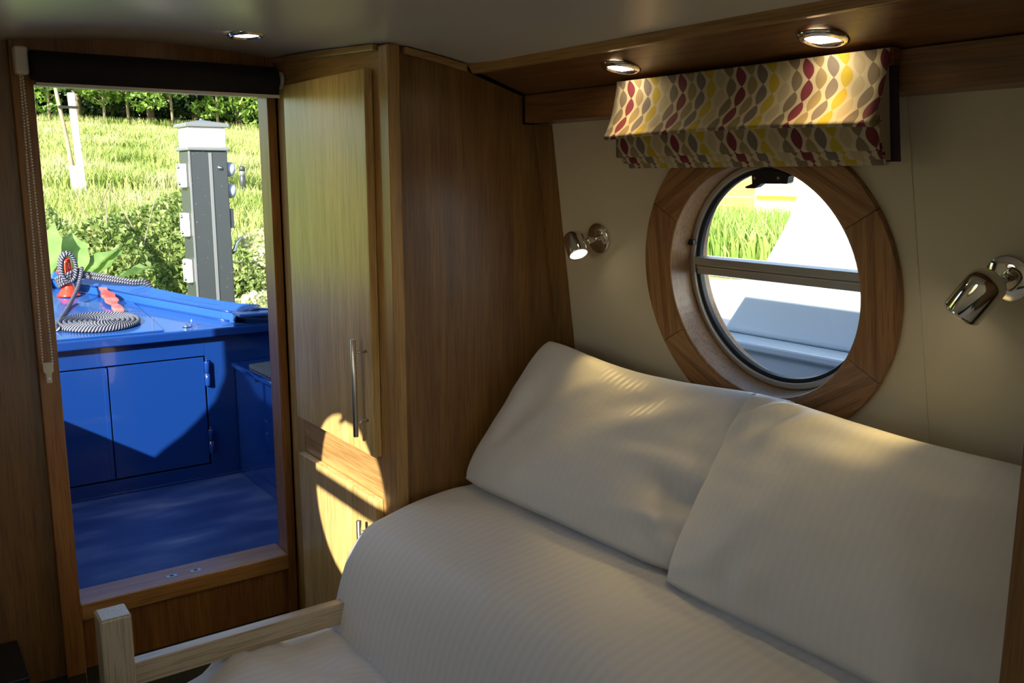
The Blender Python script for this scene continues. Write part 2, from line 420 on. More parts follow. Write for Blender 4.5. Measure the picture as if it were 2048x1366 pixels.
MB().prism([(.300, -.426), (.322, -.426), (.322, -.446), (.317, -.452), (.317, -.474), (.305, -.474), (.305, -.452), (.300, -.446)], 'Y', 2.322, 2.334).build('chain_tensioner', whiteP, rb, bevel=.0015)
MB().lathe([(.002, 0), (.002, .002)], M=frame((.311, 2.322, -.462), (0, -1, 0)), n=8).build('tensioner_screw', steel, rb)

# ---------------------------------------------------------------- wardrobe
wd = thing('wardrobe', 'tall oak wardrobe with two doors between the bow doorway and the bed', 'wardrobe')
FX = .920; PYs = 1.752
# dark-side panel facing the bed, cut to the leaning wall and the pelmet
poly = [(.948, FLOOR), (wallx(FLOOR)-.002, FLOOR), (wallx(.122)-.002, .122), (1.268, .122), (1.268, .184), (1.13, .226), (1.112, .238)] + [(1.112-.164*k/6, ceilz(1.112-.164*k/6, 1.75)-.002) for k in range(1, 7)]
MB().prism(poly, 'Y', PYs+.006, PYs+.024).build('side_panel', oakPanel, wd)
MB().box(.917, .9465, PYs-.002, PYs+.042, FLOOR, ceilz(.93, 1.76)-.001).build('corner_post', oakZ, wd, bevel=.004)
MB().prism([(wallx(z)-.001, z) for z in (-.9, .122)]+[(wallx(z)-.052, z) for z in (.122, -.9)], 'Y', PYs-.001, PYs+.006).build('scribe_strip', oakPanel, wd)
fr = MB()
fr.box(FX, FX+.02, 2.29, YB-.016, FLOOR, ceilz(FX, 2.3)-.005)
fr.build('face_stile', oakZ, wd)
fr = MB(); fr.box(FX, FX+.02, PYs+.042, 1.83, FLOOR, ceilz(FX, 1.8)-.012); fr.build('face_stile', oakZ, wd)
MB().prism([(1.79, .215), (2.39, .215), (2.39, ceilz(FX, 2.39)-.004), (2.1, ceilz(FX, 2.1)-.004), (1.95, ceilz(FX, 1.95)-.004), (1.79, ceilz(FX, 1.79)-.004)], 'X', FX-.001, FX+.02).build('top_rail', oakY, wd)
MB().box(FX+.001, FX+.02, 1.83, 2.30, -.78, -.60).build('middle_rail', oakY, wd)
MB().box(FX+.001, FX+.02, 1.83, 2.30, FLOOR, -1.50).build('plinth', oakY, wd)
# cornice strips
MB().prism([(1.80, ceilz(.91, 1.8)-.015), (2.38, ceilz(.91, 2.38)-.015), (2.38, ceilz(.91, 2.38)-.002), (2.1, ceilz(.91, 2.1)-.002), (1.95, ceilz(.91, 1.95)-.002), (1.80, ceilz(.91, 1.8)-.002)], 'X', FX-.012, FX-.001).build('cornice', oakY, wd, bevel=.002)
MB().prism([(.955, ceilz(.955, 1.75)-.002), (1.04, ceilz(1.04, 1.75)-.002), (1.109, ceilz(1.109, 1.75)-.002), (1.109, ceilz(1.109, 1.75)-.017), (1.04, ceilz(1.04, 1.75)-.016), (.955, ceilz(.955, 1.75)-.016)], 'Y', PYs-.009, PYs+.004).build('cornice', oakX, wd, bevel=.002)
for z0, z1, hz in ((-.635, .230, (-.359, -.586)), (-1.49, -.738, (-.789, -1.016))):
    d = MB().box(FX-.021, FX-.001, 1.826, 2.288, z0, z1).build('door', oakDoor, wd, bevel=.002)
    h = MB(); hx, hy = FX-.052, 1.855
    h.lathe([(.0052, 0), (.006, .0008), (.006, abs(hz[1]-hz[0])-.0008), (.0052, abs(hz[1]-hz[0]))], M=frame((hx, hy, hz[1]), (0, 0, 1)), n=16)
    for zz in (hz[0]-.03, hz[1]+.035): h.lathe([(.004, 0), (.004, .033)], M=frame((hx, hy, zz), (1, 0, 0)), n=12)
    tag(h.build('handle', steel, d), 'brushed steel bar handle')
# body behind the face
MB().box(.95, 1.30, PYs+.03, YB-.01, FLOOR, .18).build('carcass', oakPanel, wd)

# ---------------------------------------------------------------- pelmet over the bed
Y0p = YR+.005
pm = struct('trim_1', 'oak pelmet and soffit along the top of the starboard wall', 'trim')
MB().prism([(1.113, .2445), (1.128, .2445), (1.142, .226), (1.126, .226)], 'Y', Y0p, PYs).build('fascia', oakY, pm, bevel=.002)
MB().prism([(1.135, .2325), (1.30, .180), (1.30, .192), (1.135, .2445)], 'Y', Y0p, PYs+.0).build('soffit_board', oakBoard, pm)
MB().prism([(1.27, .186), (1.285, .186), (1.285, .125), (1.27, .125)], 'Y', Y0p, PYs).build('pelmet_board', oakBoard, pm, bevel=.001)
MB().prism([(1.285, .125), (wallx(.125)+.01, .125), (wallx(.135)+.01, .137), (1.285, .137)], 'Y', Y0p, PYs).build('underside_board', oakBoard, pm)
# downlights
def downlight(name, pos, nrm, label, spot, R=.040, group='recessed downlights'):
    M = frame(pos, nrm); t = thing(name, label, 'downlight', group, M=M)
    MB().lathe([(R*.68, .004), (R*.72, .0075), (R*.86, .0078), (R, .003), (R, 0), (R*.70, -.001)], n=40, cap=False).build('bezel', chrome, t)
    MB().lathe([(0.0001, .0035), (R*.69, .0035)], n=32, cap=False).build('lamp_lens', lampM, t)
    l = bpy.data.lights.new('downlight_beam', 'SPOT'); l.energy = spot; l.color = (1, .66, .27); l.spot_size = math.radians(84); l.spot_blend = .7; l.shadow_soft_size = .02
    lo = bpy.data.objects.new('downlight_beam', l); C.objects.link(lo); lo.parent = t; lo.location = (0, 0, .014); lo.rotation_euler = (PI, 0, 0)
    return t
sofn = Vector((-.18, 0, -1)).normalized()
def soff(x): return .2325-(x-1.135)*(.0525/.165)
downlight('downlight', (1.2095, 1.354, soff(1.2095)+.001), sofn, 'lit chrome downlight in the oak soffit above the left end of the blind', .7)
downlight('downlight', (1.2105, .901, soff(1.2105)+.001), sofn, 'lit chrome downlight in the oak soffit above the right end of the blind', 1.05)
cz = ceilz(.712, 2.01)
downlight('downlight', (.712, 2.01, cz-.0005), (.037, -.05, -1), 'lit chrome downlight in the white ceiling before the doorway', .6)

# ---------------------------------------------------------------- patterned Roman blind
def blind_mat():
    m, nt, b = new_mat('leaf_chain_fabric')
    L = nt.links.new
    def mth(op, a, b_=None, c=None):
        n = nt.nodes.new('ShaderNodeMath'); n.operation = op
        for i, v in enumerate((a, b_, c)):
            if v is None: continue
            if isinstance(v, (int, float)): n.inputs[i].default_value = v
            else: L(v, n.inputs[i])
        return n.outputs[0]
    uv = nt.nodes.new('ShaderNodeUVMap'); sp = nt.nodes.new('ShaderNodeSeparateXYZ'); L(uv.outputs[0], sp.inputs[0])
    U = mth('DIVIDE', mth('SUBTRACT', sp.outputs[0], -.0145), .0229); V = mth('DIVIDE', sp.outputs[1], .036)
    sway = mth('MULTIPLY', mth('SINE', mth('MULTIPLY', V, PI*.40)), .55)
    U2 = mth('ADD', U, sway)
    ci = mth('FLOOR', U2); fx = mth('SUBTRACT', mth('FRACT', U2), .5)
    odd = mth('MODULO', ci, 2.0); V2 = mth('ADD', V, mth('MULTIPLY', odd, .5))
    fv = mth('FRACT', V2)
    wd_ = mth('MULTIPLY', mth('POWER', mth('SINE', mth('MULTIPLY', fv, PI)), .80), .47)
    inside = mth('GREATER_THAN', wd_, mth('ABSOLUTE', fx))
    idx = mth('DIVIDE', mth('ADD', mth('FLOORED_MODULO', ci, 6.0), .5), 6.0)
    r = nt.nodes.new('ShaderNodeValToRGB'); r.color_ramp.interpolation = 'CONSTANT'; L(idx, r.inputs[0])
    cols = [(.16, .017, .034), (.19, .145, .095), (.43, .36, .225), (.45, .34, .018), (.165, .135, .12), (.28, .21, .105)]
    e = r.color_ramp.elements
    while len(e) < 6: e.new(.5)
    for k, c in enumerate(cols): e[k].position = k/6; e[k].color = (*c, 1)
    mx = nt.nodes.new('ShaderNodeMix'); mx.data_type = 'RGBA'; L(inside, mx.inputs[0]); mx.inputs[6].default_value = (.52, .45, .31, 1); L(r.outputs[0], mx.inputs[7])
    L(mx.outputs[2], b.inputs['Base Color']); b.inputs['Roughness'].default_value = .8; b.inputs['Sheen Weight'].default_value = .1
    return m
blindM = blind_mat()
rbl = thing('roman_blind', 'leaf-patterned Roman blind gathered up above the porthole', 'blind')
BY0, BY1 = .812, 1.408
def sweep(name, prof, y0, y1, m, parent, v0, lift=0, ny=36, th=.0012):
    mb = MB(); vs = []; uv = []; fs = []
    for j in range(ny+1):
        y = y0+(y1-y0)*j/ny; t = j/ny; v = v0
        bow = math.sin(PI*t)
        for i, (x, z) in enumerate(prof):
            if i: v += math.hypot(x-prof[i-1][0], z-prof[i-1][1])
            k = i/(len(prof)-1)
            vs.append((x+.004*nz(y*9, z*20, 3)*k+.004*bow*k, y, z+lift*bow*k**1.5)); uv.append((y, v))
    n = len(prof)
    for j in range(ny):
        for i in range(n-1): a = j*n+i; fs.append((a, a+1, a+n+1, a+n))
    mb.add(vs, fs, True, uv)
    o = mb.build(name, m, parent, recalc=False); s_ = o.modifiers.new('cloth', 'SOLIDIFY'); s_.thickness = th
    return o, v
def smoothp(pts, n=4):
    out = []
    P_ = [Vector((a, b, 0)) for a, b in pts]
    for i in range(len(P_)-1):
        p0, p1, p2, p3 = P_[max(i-1, 0)], P_[i], P_[i+1], P_[min(i+2, len(P_)-1)]
        for k in range(n):
            t = k/n; q = .5*((2*p1)+(p2-p0)*t+(2*p0-5*p1+4*p2-p3)*t*t+(3*p1-p0-3*p2+p3)*t**3); out.append((q.x, q.y))
    return out+[pts[-1]]
_, v = sweep('top_fold', smoothp([(1.2475, .187), (1.245, .165), (1.236, .125), (1.224, .093), (1.217, .079), (1.223, .0745), (1.240, .084)]), BY0, BY1, blindM, rbl, 0, .010)
_, v = sweep('second_fold', smoothp([(1.240, .092), (1.2435, .07), (1.2445, .046), (1.247, .0405), (1.253, .046)]), BY0+.005, BY1-.006, blindM, rbl, v-.01, .002)
_, v = sweep('third_fold', smoothp([(1.252, .052), (1.2545, .035), (1.257, .0285), (1.262, .034)]), BY0+.006, BY1-.012, blindM, rbl, v-.012, 0)
_, v = sweep('bottom_fold', smoothp([(1.262, .038), (1.2655, .025), (1.268, .0195), (1.274, .023)]), BY0+.006, BY1-.02, blindM, rbl, v-.012, 0)
lin = mat('blind_lining', (.035, .025, .04), rough=.9)
MB().box(1.252, 1.2685, BY0-.003, BY1+.002, .163, .188).build('head_batten', oakBoard, rbl, bevel=.001)
MB().prism([(1.262, .163), (1.264, .163), (1.289, .024), (1.287, .024)], 'Y', BY0-.004, BY1-.004).build('back_lining', lin, rbl)
# folded side returns of the front tiers
MB().prism([(1.262, .163), (1.249, .163), (1.236, .125), (1.222, .086), (1.240, .090), (1.2435, .070), (1.248, .048), (1.258, .034), (1.270, .026), (1.284, .026)], 'Y', BY0+.010, BY0+.012).build('side_return', blindM, rbl)

# ---------------------------------------------------------------- reading lamps
def reading_lamp(base, head, aim, arm_bend, label, rad, Lh, energy):
    o, nr, u = wall_frame(1, base[0], base[1]); inn = -nr
    t = thing('reading_lamp', label, 'wall lamp', 'chrome reading lamps on the side wall', loc=o)
    def W(v): return Vector(v)-o
    MB().lathe([(.035, 0), (.036, .003), (.036, .008), (.034, .0105), (.012, .0115)], M=frame((0, 0, 0), inn), n=40).build('wall_plate', chrome, t)
    head = Vector(head); aim = Vector(aim).normalized()
    p0 = inn*.010; p1 = inn*.036; p2 = W(head)
    a = MB(); a.tube([p0, p1], .0062, 12); a.build('arm', chrome, t)
    MB().lathe([(.0, -.009), (.005, -.008), (.009, -.003), (.009, .003), (.005, .008), (.0, .009)], M=frame(p1, inn), n=20).build('knuckle', chrome, t)
    MB().tube([p1, p1+(p2-p1)*.7], .0045, 12).build('arm', chrome, t)
    # capsule head along aim, open at the bottom
    prof = [(0.0001, -Lh*.5)]
    for k in range(1, 9):
        an = PI/2*k/8; prof.append((rad*math.sin(an), -Lh*.5+rad*.72*(1-math.cos(an))))
    prof += [(rad, Lh*.5-.006), (rad*.985, Lh*.5-.005), (rad*.985, Lh*.5-.004), (rad, Lh*.5-.003), (rad*.97, Lh*.5), (rad*.86, Lh*.5), (rad*.86, Lh*.5-.004)]
    h = MB().lathe(prof, M=frame(p2, aim), n=36, cap=False).build('lamp_head', chrome, t)
    MB().lathe([(0.0001, Lh*.5-.0035), (rad*.86, Lh*.5-.0035)], M=frame(p2, aim), n=28, cap=False).build('lamp_lens', lampW, h)
    l = bpy.data.lights.new('reading_beam', 'SPOT'); l.energy = energy; l.color = (1, .68, .23); l.spot_size = math.radians(60); l.spot_blend = 1.0; l.shadow_soft_size = .015
    lo = bpy.data.objects.new('reading_beam', l); C.objects.link(lo); lo.parent = t
    lo.location = p2+aim*(Lh*.5+.004); lo.rotation_euler = aim.to_track_quat('-Z', 'Y').to_euler()
    return t
reading_lamp((1.612, -.137), (1.322, 1.626, -.149), (-.12, -.50, -.62), 0, 'lit chrome reading lamp left of the porthole', .0240, .062, 2.1)
reading_lamp((.678, -.147), (1.312, .684, -.166), (-.05, .42, -.62), 0, 'chrome reading lamp right of the porthole near the picture edge', .0290, .076, 2.0)

# ---------------------------------------------------------------- near partition at the right edge of the picture
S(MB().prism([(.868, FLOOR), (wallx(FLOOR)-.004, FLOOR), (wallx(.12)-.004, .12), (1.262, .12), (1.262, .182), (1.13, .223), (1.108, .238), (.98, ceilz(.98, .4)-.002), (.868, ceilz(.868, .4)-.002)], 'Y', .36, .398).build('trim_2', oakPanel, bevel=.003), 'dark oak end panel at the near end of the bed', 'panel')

# ---------------------------------------------------------------- bed
bed = thing('bed', 'bed with pale square-post wooden frame and pull-out section', 'bed')
MB().box(.268, .322, 1.665, 1.722, FLOOR, -.785).build('post', ashW, bed, bevel=.004, seg=3)
MB().box(.322, .905, 1.694, 1.722, -.944, -.898).build('rail', ashX, bed, bevel=.002)
MB().box(.268, .322, .43, .48, FLOOR, -1.0).build('post', ashW, bed, bevel=.004)
MB().box(.30, .90, .43, 1.66, -1.30, -1.27).build('slat_base', ashX, bed)
MB().box(.76, 1.52, .42, 1.735, FLOOR, -1.12).build('base_box', oakPanel, bed)
mt = MB().box(.80, 1.44, .425, 1.725, -1.115, -.80).build('mattress', linenD, bed, bevel=.04, seg=4)
MB().box(.34, .74, .45, 1.66, -1.265, -1.02).build('pull_out_cushion', linenD, bed, bevel=.03, seg=4)

def duvet():
    prof = smoothp([(1.428, -.735), (1.30, -.722), (1.10, -.718), (1.02, -.719), (.95, -.728), (.893, -.742), (.840, -.762), (.803, -.805), (.779, -.860), (.762, -.915), (.752, -.955), (.740, -.972), (.715, -.966), (.66, -.958), (.58, -.957), (.48, -.962), (.40, -.975), (.345, -1.00), (.322, -1.05), (.315, -1.12)], 6)
    mb = MB(); ny = 120; vs = []; uv = []; fs = []; n = len(prof)
    for j in range(ny+1):
        y = 1.738-(1.738-.425)*j/ny
        s_ = 0
        for i, (x, z) in enumerate(prof):
            if i: s_ += math.hypot(x-prof[i-1][0], z-prof[i-1][1])
            side = ss(.96, .86, x)*ss(.74, .80, x)
            low = ss(.76, .70, x)
            dx = -.010*side*(nz(y*3.2, z*5, 1)+.4*nz(y*9, z*8, 5))
            dz = .006*nz(x*5, y*4, 2)+.0025*nz(x*14, y*11, 7)
            dz += low*(.018*nz(x*7+y*3, y*5-x*4, 9)+.009*nz(x*16-y*9, y*10+x*9, 4)+.007*math.exp(-((x+.55*y-1.45)/.02)**2))
            # the lower part sags at its far edge under the rail and rises softly towards the viewer
            if low > 0: dz += low*(-.026*ss(1.58, 1.738, y)*ss(.62, .38, x)-.012*ss(1.67, 1.738, y))
            dz += .010*math.exp(-((y-1.2)/.35)**2)*side
            ed = ss(1.715, 1.738, y); dz -= .012*ed*(1-low)
            vs.append((x+dx, y, z+dz)); uv.append((s_, y))
    for j in range(ny):
        for i in range(n-1): a = j*n+i; fs.append((a, a+n, a+n+1, a+1))
    mb.add(vs, fs, True, uv); o = mb.build('duvet', linenD, recalc=False)
    sl_ = o.modifiers.new('quilt', 'SOLIDIFY'); sl_.thickness = .012; sl_.offset = -1
    return tag(o, 'white satin-striped duvet spread over the bed and its lower pull-out part', 'duvet')
duvet()

def pillow(name, BL_, BR_, TR_, TL_, thick, label, seed, pinch=(0, 0, 0, 0), sag=.05, front=None):
    BL_, BR_, TR_, TL_ = map(Vector, (BL_, BR_, TR_, TL_))
    nrm = (BR_-BL_).cross(TL_-BL_).normalized()
    if nrm.x > 0: nrm = -nrm
    n = 56; mb = MB()
    for sgn in (1, -1):
        vs = []; uv = []
        for j in range(n+1):
            for i in range(n+1):
                u, v = i/n, j/n
                # concave sides between the corners
                cu = .5+(u-.5)*(1-.035*math.sin(PI*v)**.8)*math.sqrt(1-.07*(2*v-1)**4)
                cv = .5+(v-.5)*(1-.032*math.sin(PI*u)**.8)*math.sqrt(1-.07*(2*u-1)**4)
                q_ = max(abs(2*u-1), 1e-6)**6*max(abs(2*v-1), 1e-6)**6
                cu += (.5-cu)*.018*q_; cv += (.5-cv)*.026*q_
                cv -= sag*math.sin(PI*u)**1.2*max(0, 2*v-1)**1.5
                p = (BL_*(1-cu)+BR_*cu)*(1-cv)+(TL_*(1-cu)+TR_*cu)*cv
                e = (1-abs(2*u-1)**2.6)*(1-abs(2*v-1)**2.6)
                b = max(e, 0)**.44
                hgt = thick*b
                if sgn > 0:
                    w_ = 0
                    for (cu_, cv_, ang, amp, fr_, sp_) in (front or []):
                        du, dv = u-cu_, v-cv_
                        t_ = du*math.cos(ang)+dv*math.sin(ang); q_ = -du*math.sin(ang)+dv*math.cos(ang)
                        w_ += amp*math.cos(q_*fr_)*math.exp(-(t_/(sp_*1.6))**2-(q_/sp_)**2)
                    w_ += .011*nz(u*2.3+seed, v*2.1, seed)+.0035*nz(u*6+seed, v*5, seed+3)+.006*math.exp(-((u-v*.35-.12)/.05)**2)*ss(0, .3, v)*ss(.1, .3, 1-v)
                    # radial gathers near the edges
                    edg = math.exp(-min(v, 1-v)*9); w_ += .0035*edg*math.sin(u*46+3*nz(u*4, v*3, seed))*b
                    edg = math.exp(-min(u, 1-u)*9); w_ += .0035*edg*math.sin(v*34+3*nz(u*4, v*3, seed+1))*b
                    vs.append(p+nrm*(hgt*.72+w_*min(1, e*6)))
                else: vs.append(p-nrm*hgt*.30)
                uv.append((u*(BR_-BL_).length, v*(TL_-BL_).length))
        q = n+1
        fs = [(j*q+i, j*q+i+1, (j+1)*q+i+1, (j+1)*q+i) for j in range(n) for i in range(n)]
        if sgn < 0: fs = [f[::-1] for f in fs]
        mb.add(vs, fs, True, uv)
    o = mb.build(name, linenP, recalc=False)
    import bmesh
    bm = bmesh.new(); bm.from_mesh(o.data); bmesh.ops.remove_doubles(bm, verts=bm.verts, dist=.0004); bmesh.ops.recalc_face_normals(bm, faces=bm.faces)
    for f in bm.faces: f.smooth = True
    bm.to_mesh(o.data); bm.free()
    return tag(o, label, 'pillow', 'white pillows leaning on the side wall')
pillow('pillow', (1.074, 1.745, -.702), (1.118, 1.068, -.708), (1.385, 1.02, -.402), (1.325, 1.735, -.378), .105, 'white striped pillow against the oak wardrobe side, farther from the viewer', 3, sag=.075,
       front=[(.90, .34, .3, -.034, 6, .06), (.90, .20, .3, .008, 34, .08), (.84, .46, .1, .005, 28, .10), (.93, .12, -.9, .010, 40, .06), (.70, .66, .9, .005, 26, .16), (.10, .45, 1.5, .006, 30, .14)])
pillow('pillow', (1.082, 1.092, -.712), (1.10, .412, -.712), (1.345, .43, -.410), (1.325, 1.110, -.386), .110, 'white striped pillow under the porthole, nearer to the viewer', 11, sag=.03,
       front=[(.12, .88, .9, .015, 48, .08), (.22, .84, 1.2, .009, 44, .08), (.30, .10, 1.4, .006, 34, .08), (.5, .93, 0, .004, 30, .2)])

# small black cabinet low at the left
cb = MB().box(.02, .197, 2.19, YB-.002, FLOOR, -1.12).build('low_cabinet', blackP, bevel=.002); tag(cb, 'small black cabinet low against the oak panel left of the doorway', 'cabinet')

# ================================================================ outside: own boat
DZ = -1.12; LY = 3.358
def hw(y): return interp(y, [(2.4, .76), (2.7, .745), (3.0, .735), (3.2, .725), (3.34, .69), (3.43, .545), (3.515, .485), (3.70, .385), (3.97, .272), (4.20, .145), (4.42, .015)])
def fd(y): return -.544+.08*(y-3.36)
sd = MB().prism([(CX-.74, 2.47), (CX+.74, 2.47), (CX+.72, 3.0), (CX+.64, LY+.02), (CX-.64, LY+.02), (CX-.72, 3.0)], 'Z', DZ-.03, DZ).build('well_deck_floor', blueF); S(sd, 'worn dark blue floor of the bow well deck', 'deck')
# hull shell
def hull():
    m = MB(); ys = [2.4, 2.55, 2.7, 2.85, 3.0, 3.1, 3.2, 3.28, 3.34, 3.43, 3.515, 3.6, 3.70, 3.83, 3.97, 4.08, 4.20, 4.32, 4.42]
    for sg in (1, -1):
        vs = []; fs = []
        for y in ys:
            t = -.500 + .075*max(0, y-3.30)
            h_ = hw(y); hin = max(h_-.03, .004)
            vs += [(CX+sg*(h_*.93), y-.06*(y > 4.3), -1.45), (CX+sg*h_, y, t), (CX+sg*(h_-.035 if h_ > .05 else .004), y, t), (CX+sg*max(h_-.04, .003), y, -1.30)]
        for i in range(len(ys)-1):
            for j in range(4): a, b = 4*i, 4*i+4; fs.append((a+j, a+(j+1) % 4, b+(j+1) % 4, b+j))
        m.add(vs, fs)
    o = m.build('hull', blue, bevel=.003); return S(o, 'gloss blue steel hull of the bow', 'hull')
hl = hull()
# main hull beside and below the cabin
for sg in (1, -1):
    pts = [(CX+sg*.76, -.55), (CX+sg*.90, -.55), (CX+sg*.90, -1.7), (CX+sg*1.05, -1.7)]
    MB().prism([(CX+sg*.83, -.55), (CX+sg*.97, -.55), (CX+sg*.95, -1.75), (CX+sg*.93, -1.75), (CX+sg*.95, -.57), (CX+sg*.83, -.57)], 'Y', YR-.1, 2.40).build('gunwale', blue, hl)
# swooping wing plates from the cabin roof down to the gunwale
for sg in (1, -1):
    prof = [(2.35, .30), (2.44, .26), (2.452, .15), (2.462, .05), (2.478, -.035), (2.505, -.13), (2.55, -.225), (2.60, -.32), (2.65, -.40), (2.705, -.50), (2.35, -.50)]
    m = MB(); vs = []
    for off in (0, .012):
        for y, z in prof: vs.append((CX+sg*(.745-off), y, z))
    n = len(prof); m.add(vs, [list(range(n)), list(range(n, 2*n))[::-1]]+[(i, (i+1) % n, n+(i+1) % n, n+i) for i in range(n)])
    m.build('wing_plate', blue, hl)
# foredeck
def strip_surface(m, a, b, z0=0, z1=0, ny=18, y0=3.36, y1=4.30):
    vs = []; fs = []
    for k in range(ny+1):
        y = y0+(y1-y0)*k/ny
        vs += [(a(y), y, fd(y)+z0), (b(y), y, fd(y)+z1)]
    for k in range(ny): fs.append((2*k, 2*k+1, 2*k+3, 2*k+2))
    m.add(vs, fs, False)
def hin(y): return interp(y, [(3.33, .545), (3.413, .472), (3.60, .375), (3.833, .252), (4.05, .15), (4.25, .05), (4.33, .004)])
fdk = struct('foredeck', 'gloss blue foredeck with raised rims', 'deck')
m = MB(); strip_surface(m, lambda y: CX-hin(y), lambda y: CX+hin(y), y0=3.33, y1=4.33); o = m.build('deck_plate', blueD, fdk, recalc=False)
for sg in (1, -1):
    m = MB()
    strip_surface(m, lambda y: CX+sg*hin(y), lambda y: CX+sg*(hin(y)+.004), 0, .036, y0=3.40, y1=4.33)
    strip_surface(m, lambda y: CX+sg*(hin(y)+.004), lambda y: CX+sg*max(hw(y), hin(y)+.01), .036, .058, y0=3.40, y1=4.40)
    m.build('rim', blueD, fdk)
    # rounded weld bead along the rim's inner edge
    MB().tube([(CX+sg*(hin(y)+.003), y, fd(y)+.037) for y in [3.40+.93*k/14 for k in range(15)]], .0045, 8).build('rim_edge', blue, fdk)
    MB().tube([(CX+sg*(hin(y)-.001), y, fd(y)+.002) for y in [3.42+.9*k/14 for k in range(15)]], .004, 8).build('rim_foot', blue, fdk)
    MB().tube([(CX+sg*(hin(3.40)+.0), 3.40, fd(3.4)+.004), (CX+sg*(hin(3.40)+.01), 3.398, fd(3.4)+.036), (CX+sg*(hw(3.40)-.02), 3.385, fd(3.4)+.050)], .006, 8).build('rim_end', blue, fdk)
    MB().prism([(CX+sg*(hw(y)-.085), y) for y in (2.50, 2.8, 3.1, 3.30)]+[(CX+sg*.475, 3.315), (CX+sg*.475, 3.405), (CX+sg*(hw(3.40)+.004), 3.405)]+[(CX+sg*(hw(y)+.004), y) for y in (3.3, 3.1, 2.8, 2.50)], 'Z', -.512, -.500).build('gunwale_cap', blueD, fdk, bevel=.004)
MB().box(CX-.68, CX+.68, 3.325, 3.352, -.578, -.545).build('deck_lip', blue, fdk, bevel=.006, seg=3)
hm = MB(); hx0, hx1 = .40, .838
hm.add([(hx0, 3.356, fd(3.356)+.001), (hx1-.004, 3.356, fd(3.356)+.001), (hx1+.012, 3.93, fd(3.93)+.001), (hx0-.012, 3.93, fd(3.93)+.001), (hx0, 3.356, fd(3.356)+.006), (hx1-.004, 3.356, fd(3.356)+.006), (hx1+.012, 3.93, fd(3.93)+.007), (hx0-.012, 3.93, fd(3.93)+.007)],
       [(0, 3, 2, 1), (4, 5, 6, 7), (0, 1, 5, 4), (1, 2, 6, 5), (2, 3, 7, 6), (3, 0, 4, 7)])
hm.build('hatch_plate', blueD, fdk, bevel=.002)
# chrome fitting near the deck edge
ft = thing('deck_fitting', 'small chrome deck fitting near the front edge of the blue foredeck', 'fitting', loc=(.925, 3.395, fd(3.395)+.001))
MB().lathe([(.016, 0), (.015, .004), (.008, .007), (.006, .010), (.0001, .011)], n=18).build('fitting_base', chrome, ft)
MB().lathe([(.0022, 0), (.0022, .026), (.0001, .027)], M=Matrix.Translation((.016, -.004, 0)), n=10).build('fitting_pin', chrome, ft)
# locker front
lk = struct('locker_front', 'blue steel locker front under the foredeck', 'locker')
LX = (.268, .6285, .6355, .967)
g = .006
fp = MB(); T = LY+.012
fp.box(CX-.66, LX[0]-g, LY, T+.01, DZ, -.56); fp.box(LX[3]+g, CX+.66, LY, T+.01, DZ, -.56); fp.box(LX[0]-g, LX[3]+g, LY, T+.01, -.649, -.56); fp.box(LX[0]-g, LX[3]+g, LY, T+.01, DZ, -1.066)
fp.build('front_plate', blue, lk, bevel=.0015)
MB().box(CX-.6, CX+.56, LY+.02, LY+.024, -1.1, -.56).build('locker_back', rubber, lk)
for x0, x1, hs in ((LX[0], LX[1], -1), (LX[2], LX[3], 1)):
    d = MB().box(x0, x1-(0.0), LY-.002, T, -1.060, -.6535).build('locker_door', blue, lk, bevel=.002)
    hx = x1+.008 if hs > 0 else x0-.008
    for zc_ in (-.715, -.975):
        h = MB(); h.lathe([(.009, 0), (.010, .002), (.010, .044), (.0085, .045), (.0085, .047), (.010, .048), (.010, .09), (.009, .092)], M=Matrix.Translation((hx, LY-.010, zc_-.046)), n=16)
        h.lathe([(.0035, .092), (.003, .10)], M=Matrix.Translation((hx, LY-.010, zc_-.046)), n=8); h.build('hinge', blue, d)
    if hs > 0: MB().box(x0-.018, x0-.004, LY-.0045, LY, -1.058, -.655).build('cover_strip', blue, d, bevel=.001)
# low kick edge where the locker meets the floor
MB().box(CX-.58, CX+.50, LY-.006, LY, DZ, DZ+.008).build('floor_weld', blue, lk, bevel=.002)
# side benches
for sg in (1, -1):
    bn = struct('side_bench', 'blue steel bench along the ' + ('starboard' if sg > 0 else 'port') + ' side of the well deck', 'bench')
    xa = CX+sg*.460
    MB().prism([(xa, 2.50), (xa, LY-.01), (CX+sg*.66, LY-.01), (CX+sg*.69, 3.0), (CX+sg*.70, 2.50)], 'Z', DZ+.002, -.705).build('bench_box', blue, bn, bevel=.003)
    MB().prism([(xa-sg*.018, 2.50), (xa-sg*.018, LY-.012), (CX+sg*.655, LY-.012), (CX+sg*.68, 3.0), (CX+sg*.69, 2.50)], 'Z', -.704, -.682).build('bench_top', blue, bn, bevel=.008, seg=3)
    MB().box(min(xa-sg*.002, xa), max(xa-sg*.004, xa), 2.5, LY-.012, -1.075, -1.070).build('bench_seam', blue, bn)
mtg = MB().prism([(CX+.462, 2.55), (CX+.462, 3.20), (CX+.60, 3.22), (CX+.65, 2.9), (CX+.67, 2.55)], 'Z', -.6815, -.668).build('grip_mat', matM, bevel=.002); tag(mtg, 'grey gritty mat lying on the blue side bench', 'mat')

# mooring stud
SB = Vector((.655, 4.125, fd(4.125)))
st = thing('mooring_stud', 'bright red T-stud on the foredeck wrapped with rope', 'mooring stud', loc=SB)
MB().lathe([(.048, 0), (.046, .006), (.030, .026), (.0215, .048), (.020, .06), (.0205, .135), (.017, .152), (.009, .160), (.0001, .162)], n=28).build('stud_post', red, st)
MB().tube([(-.036, .012, .098), (-.02, .006, .103), (0, 0, .105), (.02, -.006, .103), (.036, -.012, .098)], .013, 14, rr=[.011, .013, .015, .013, .011]).build('cross_bar', red, st)
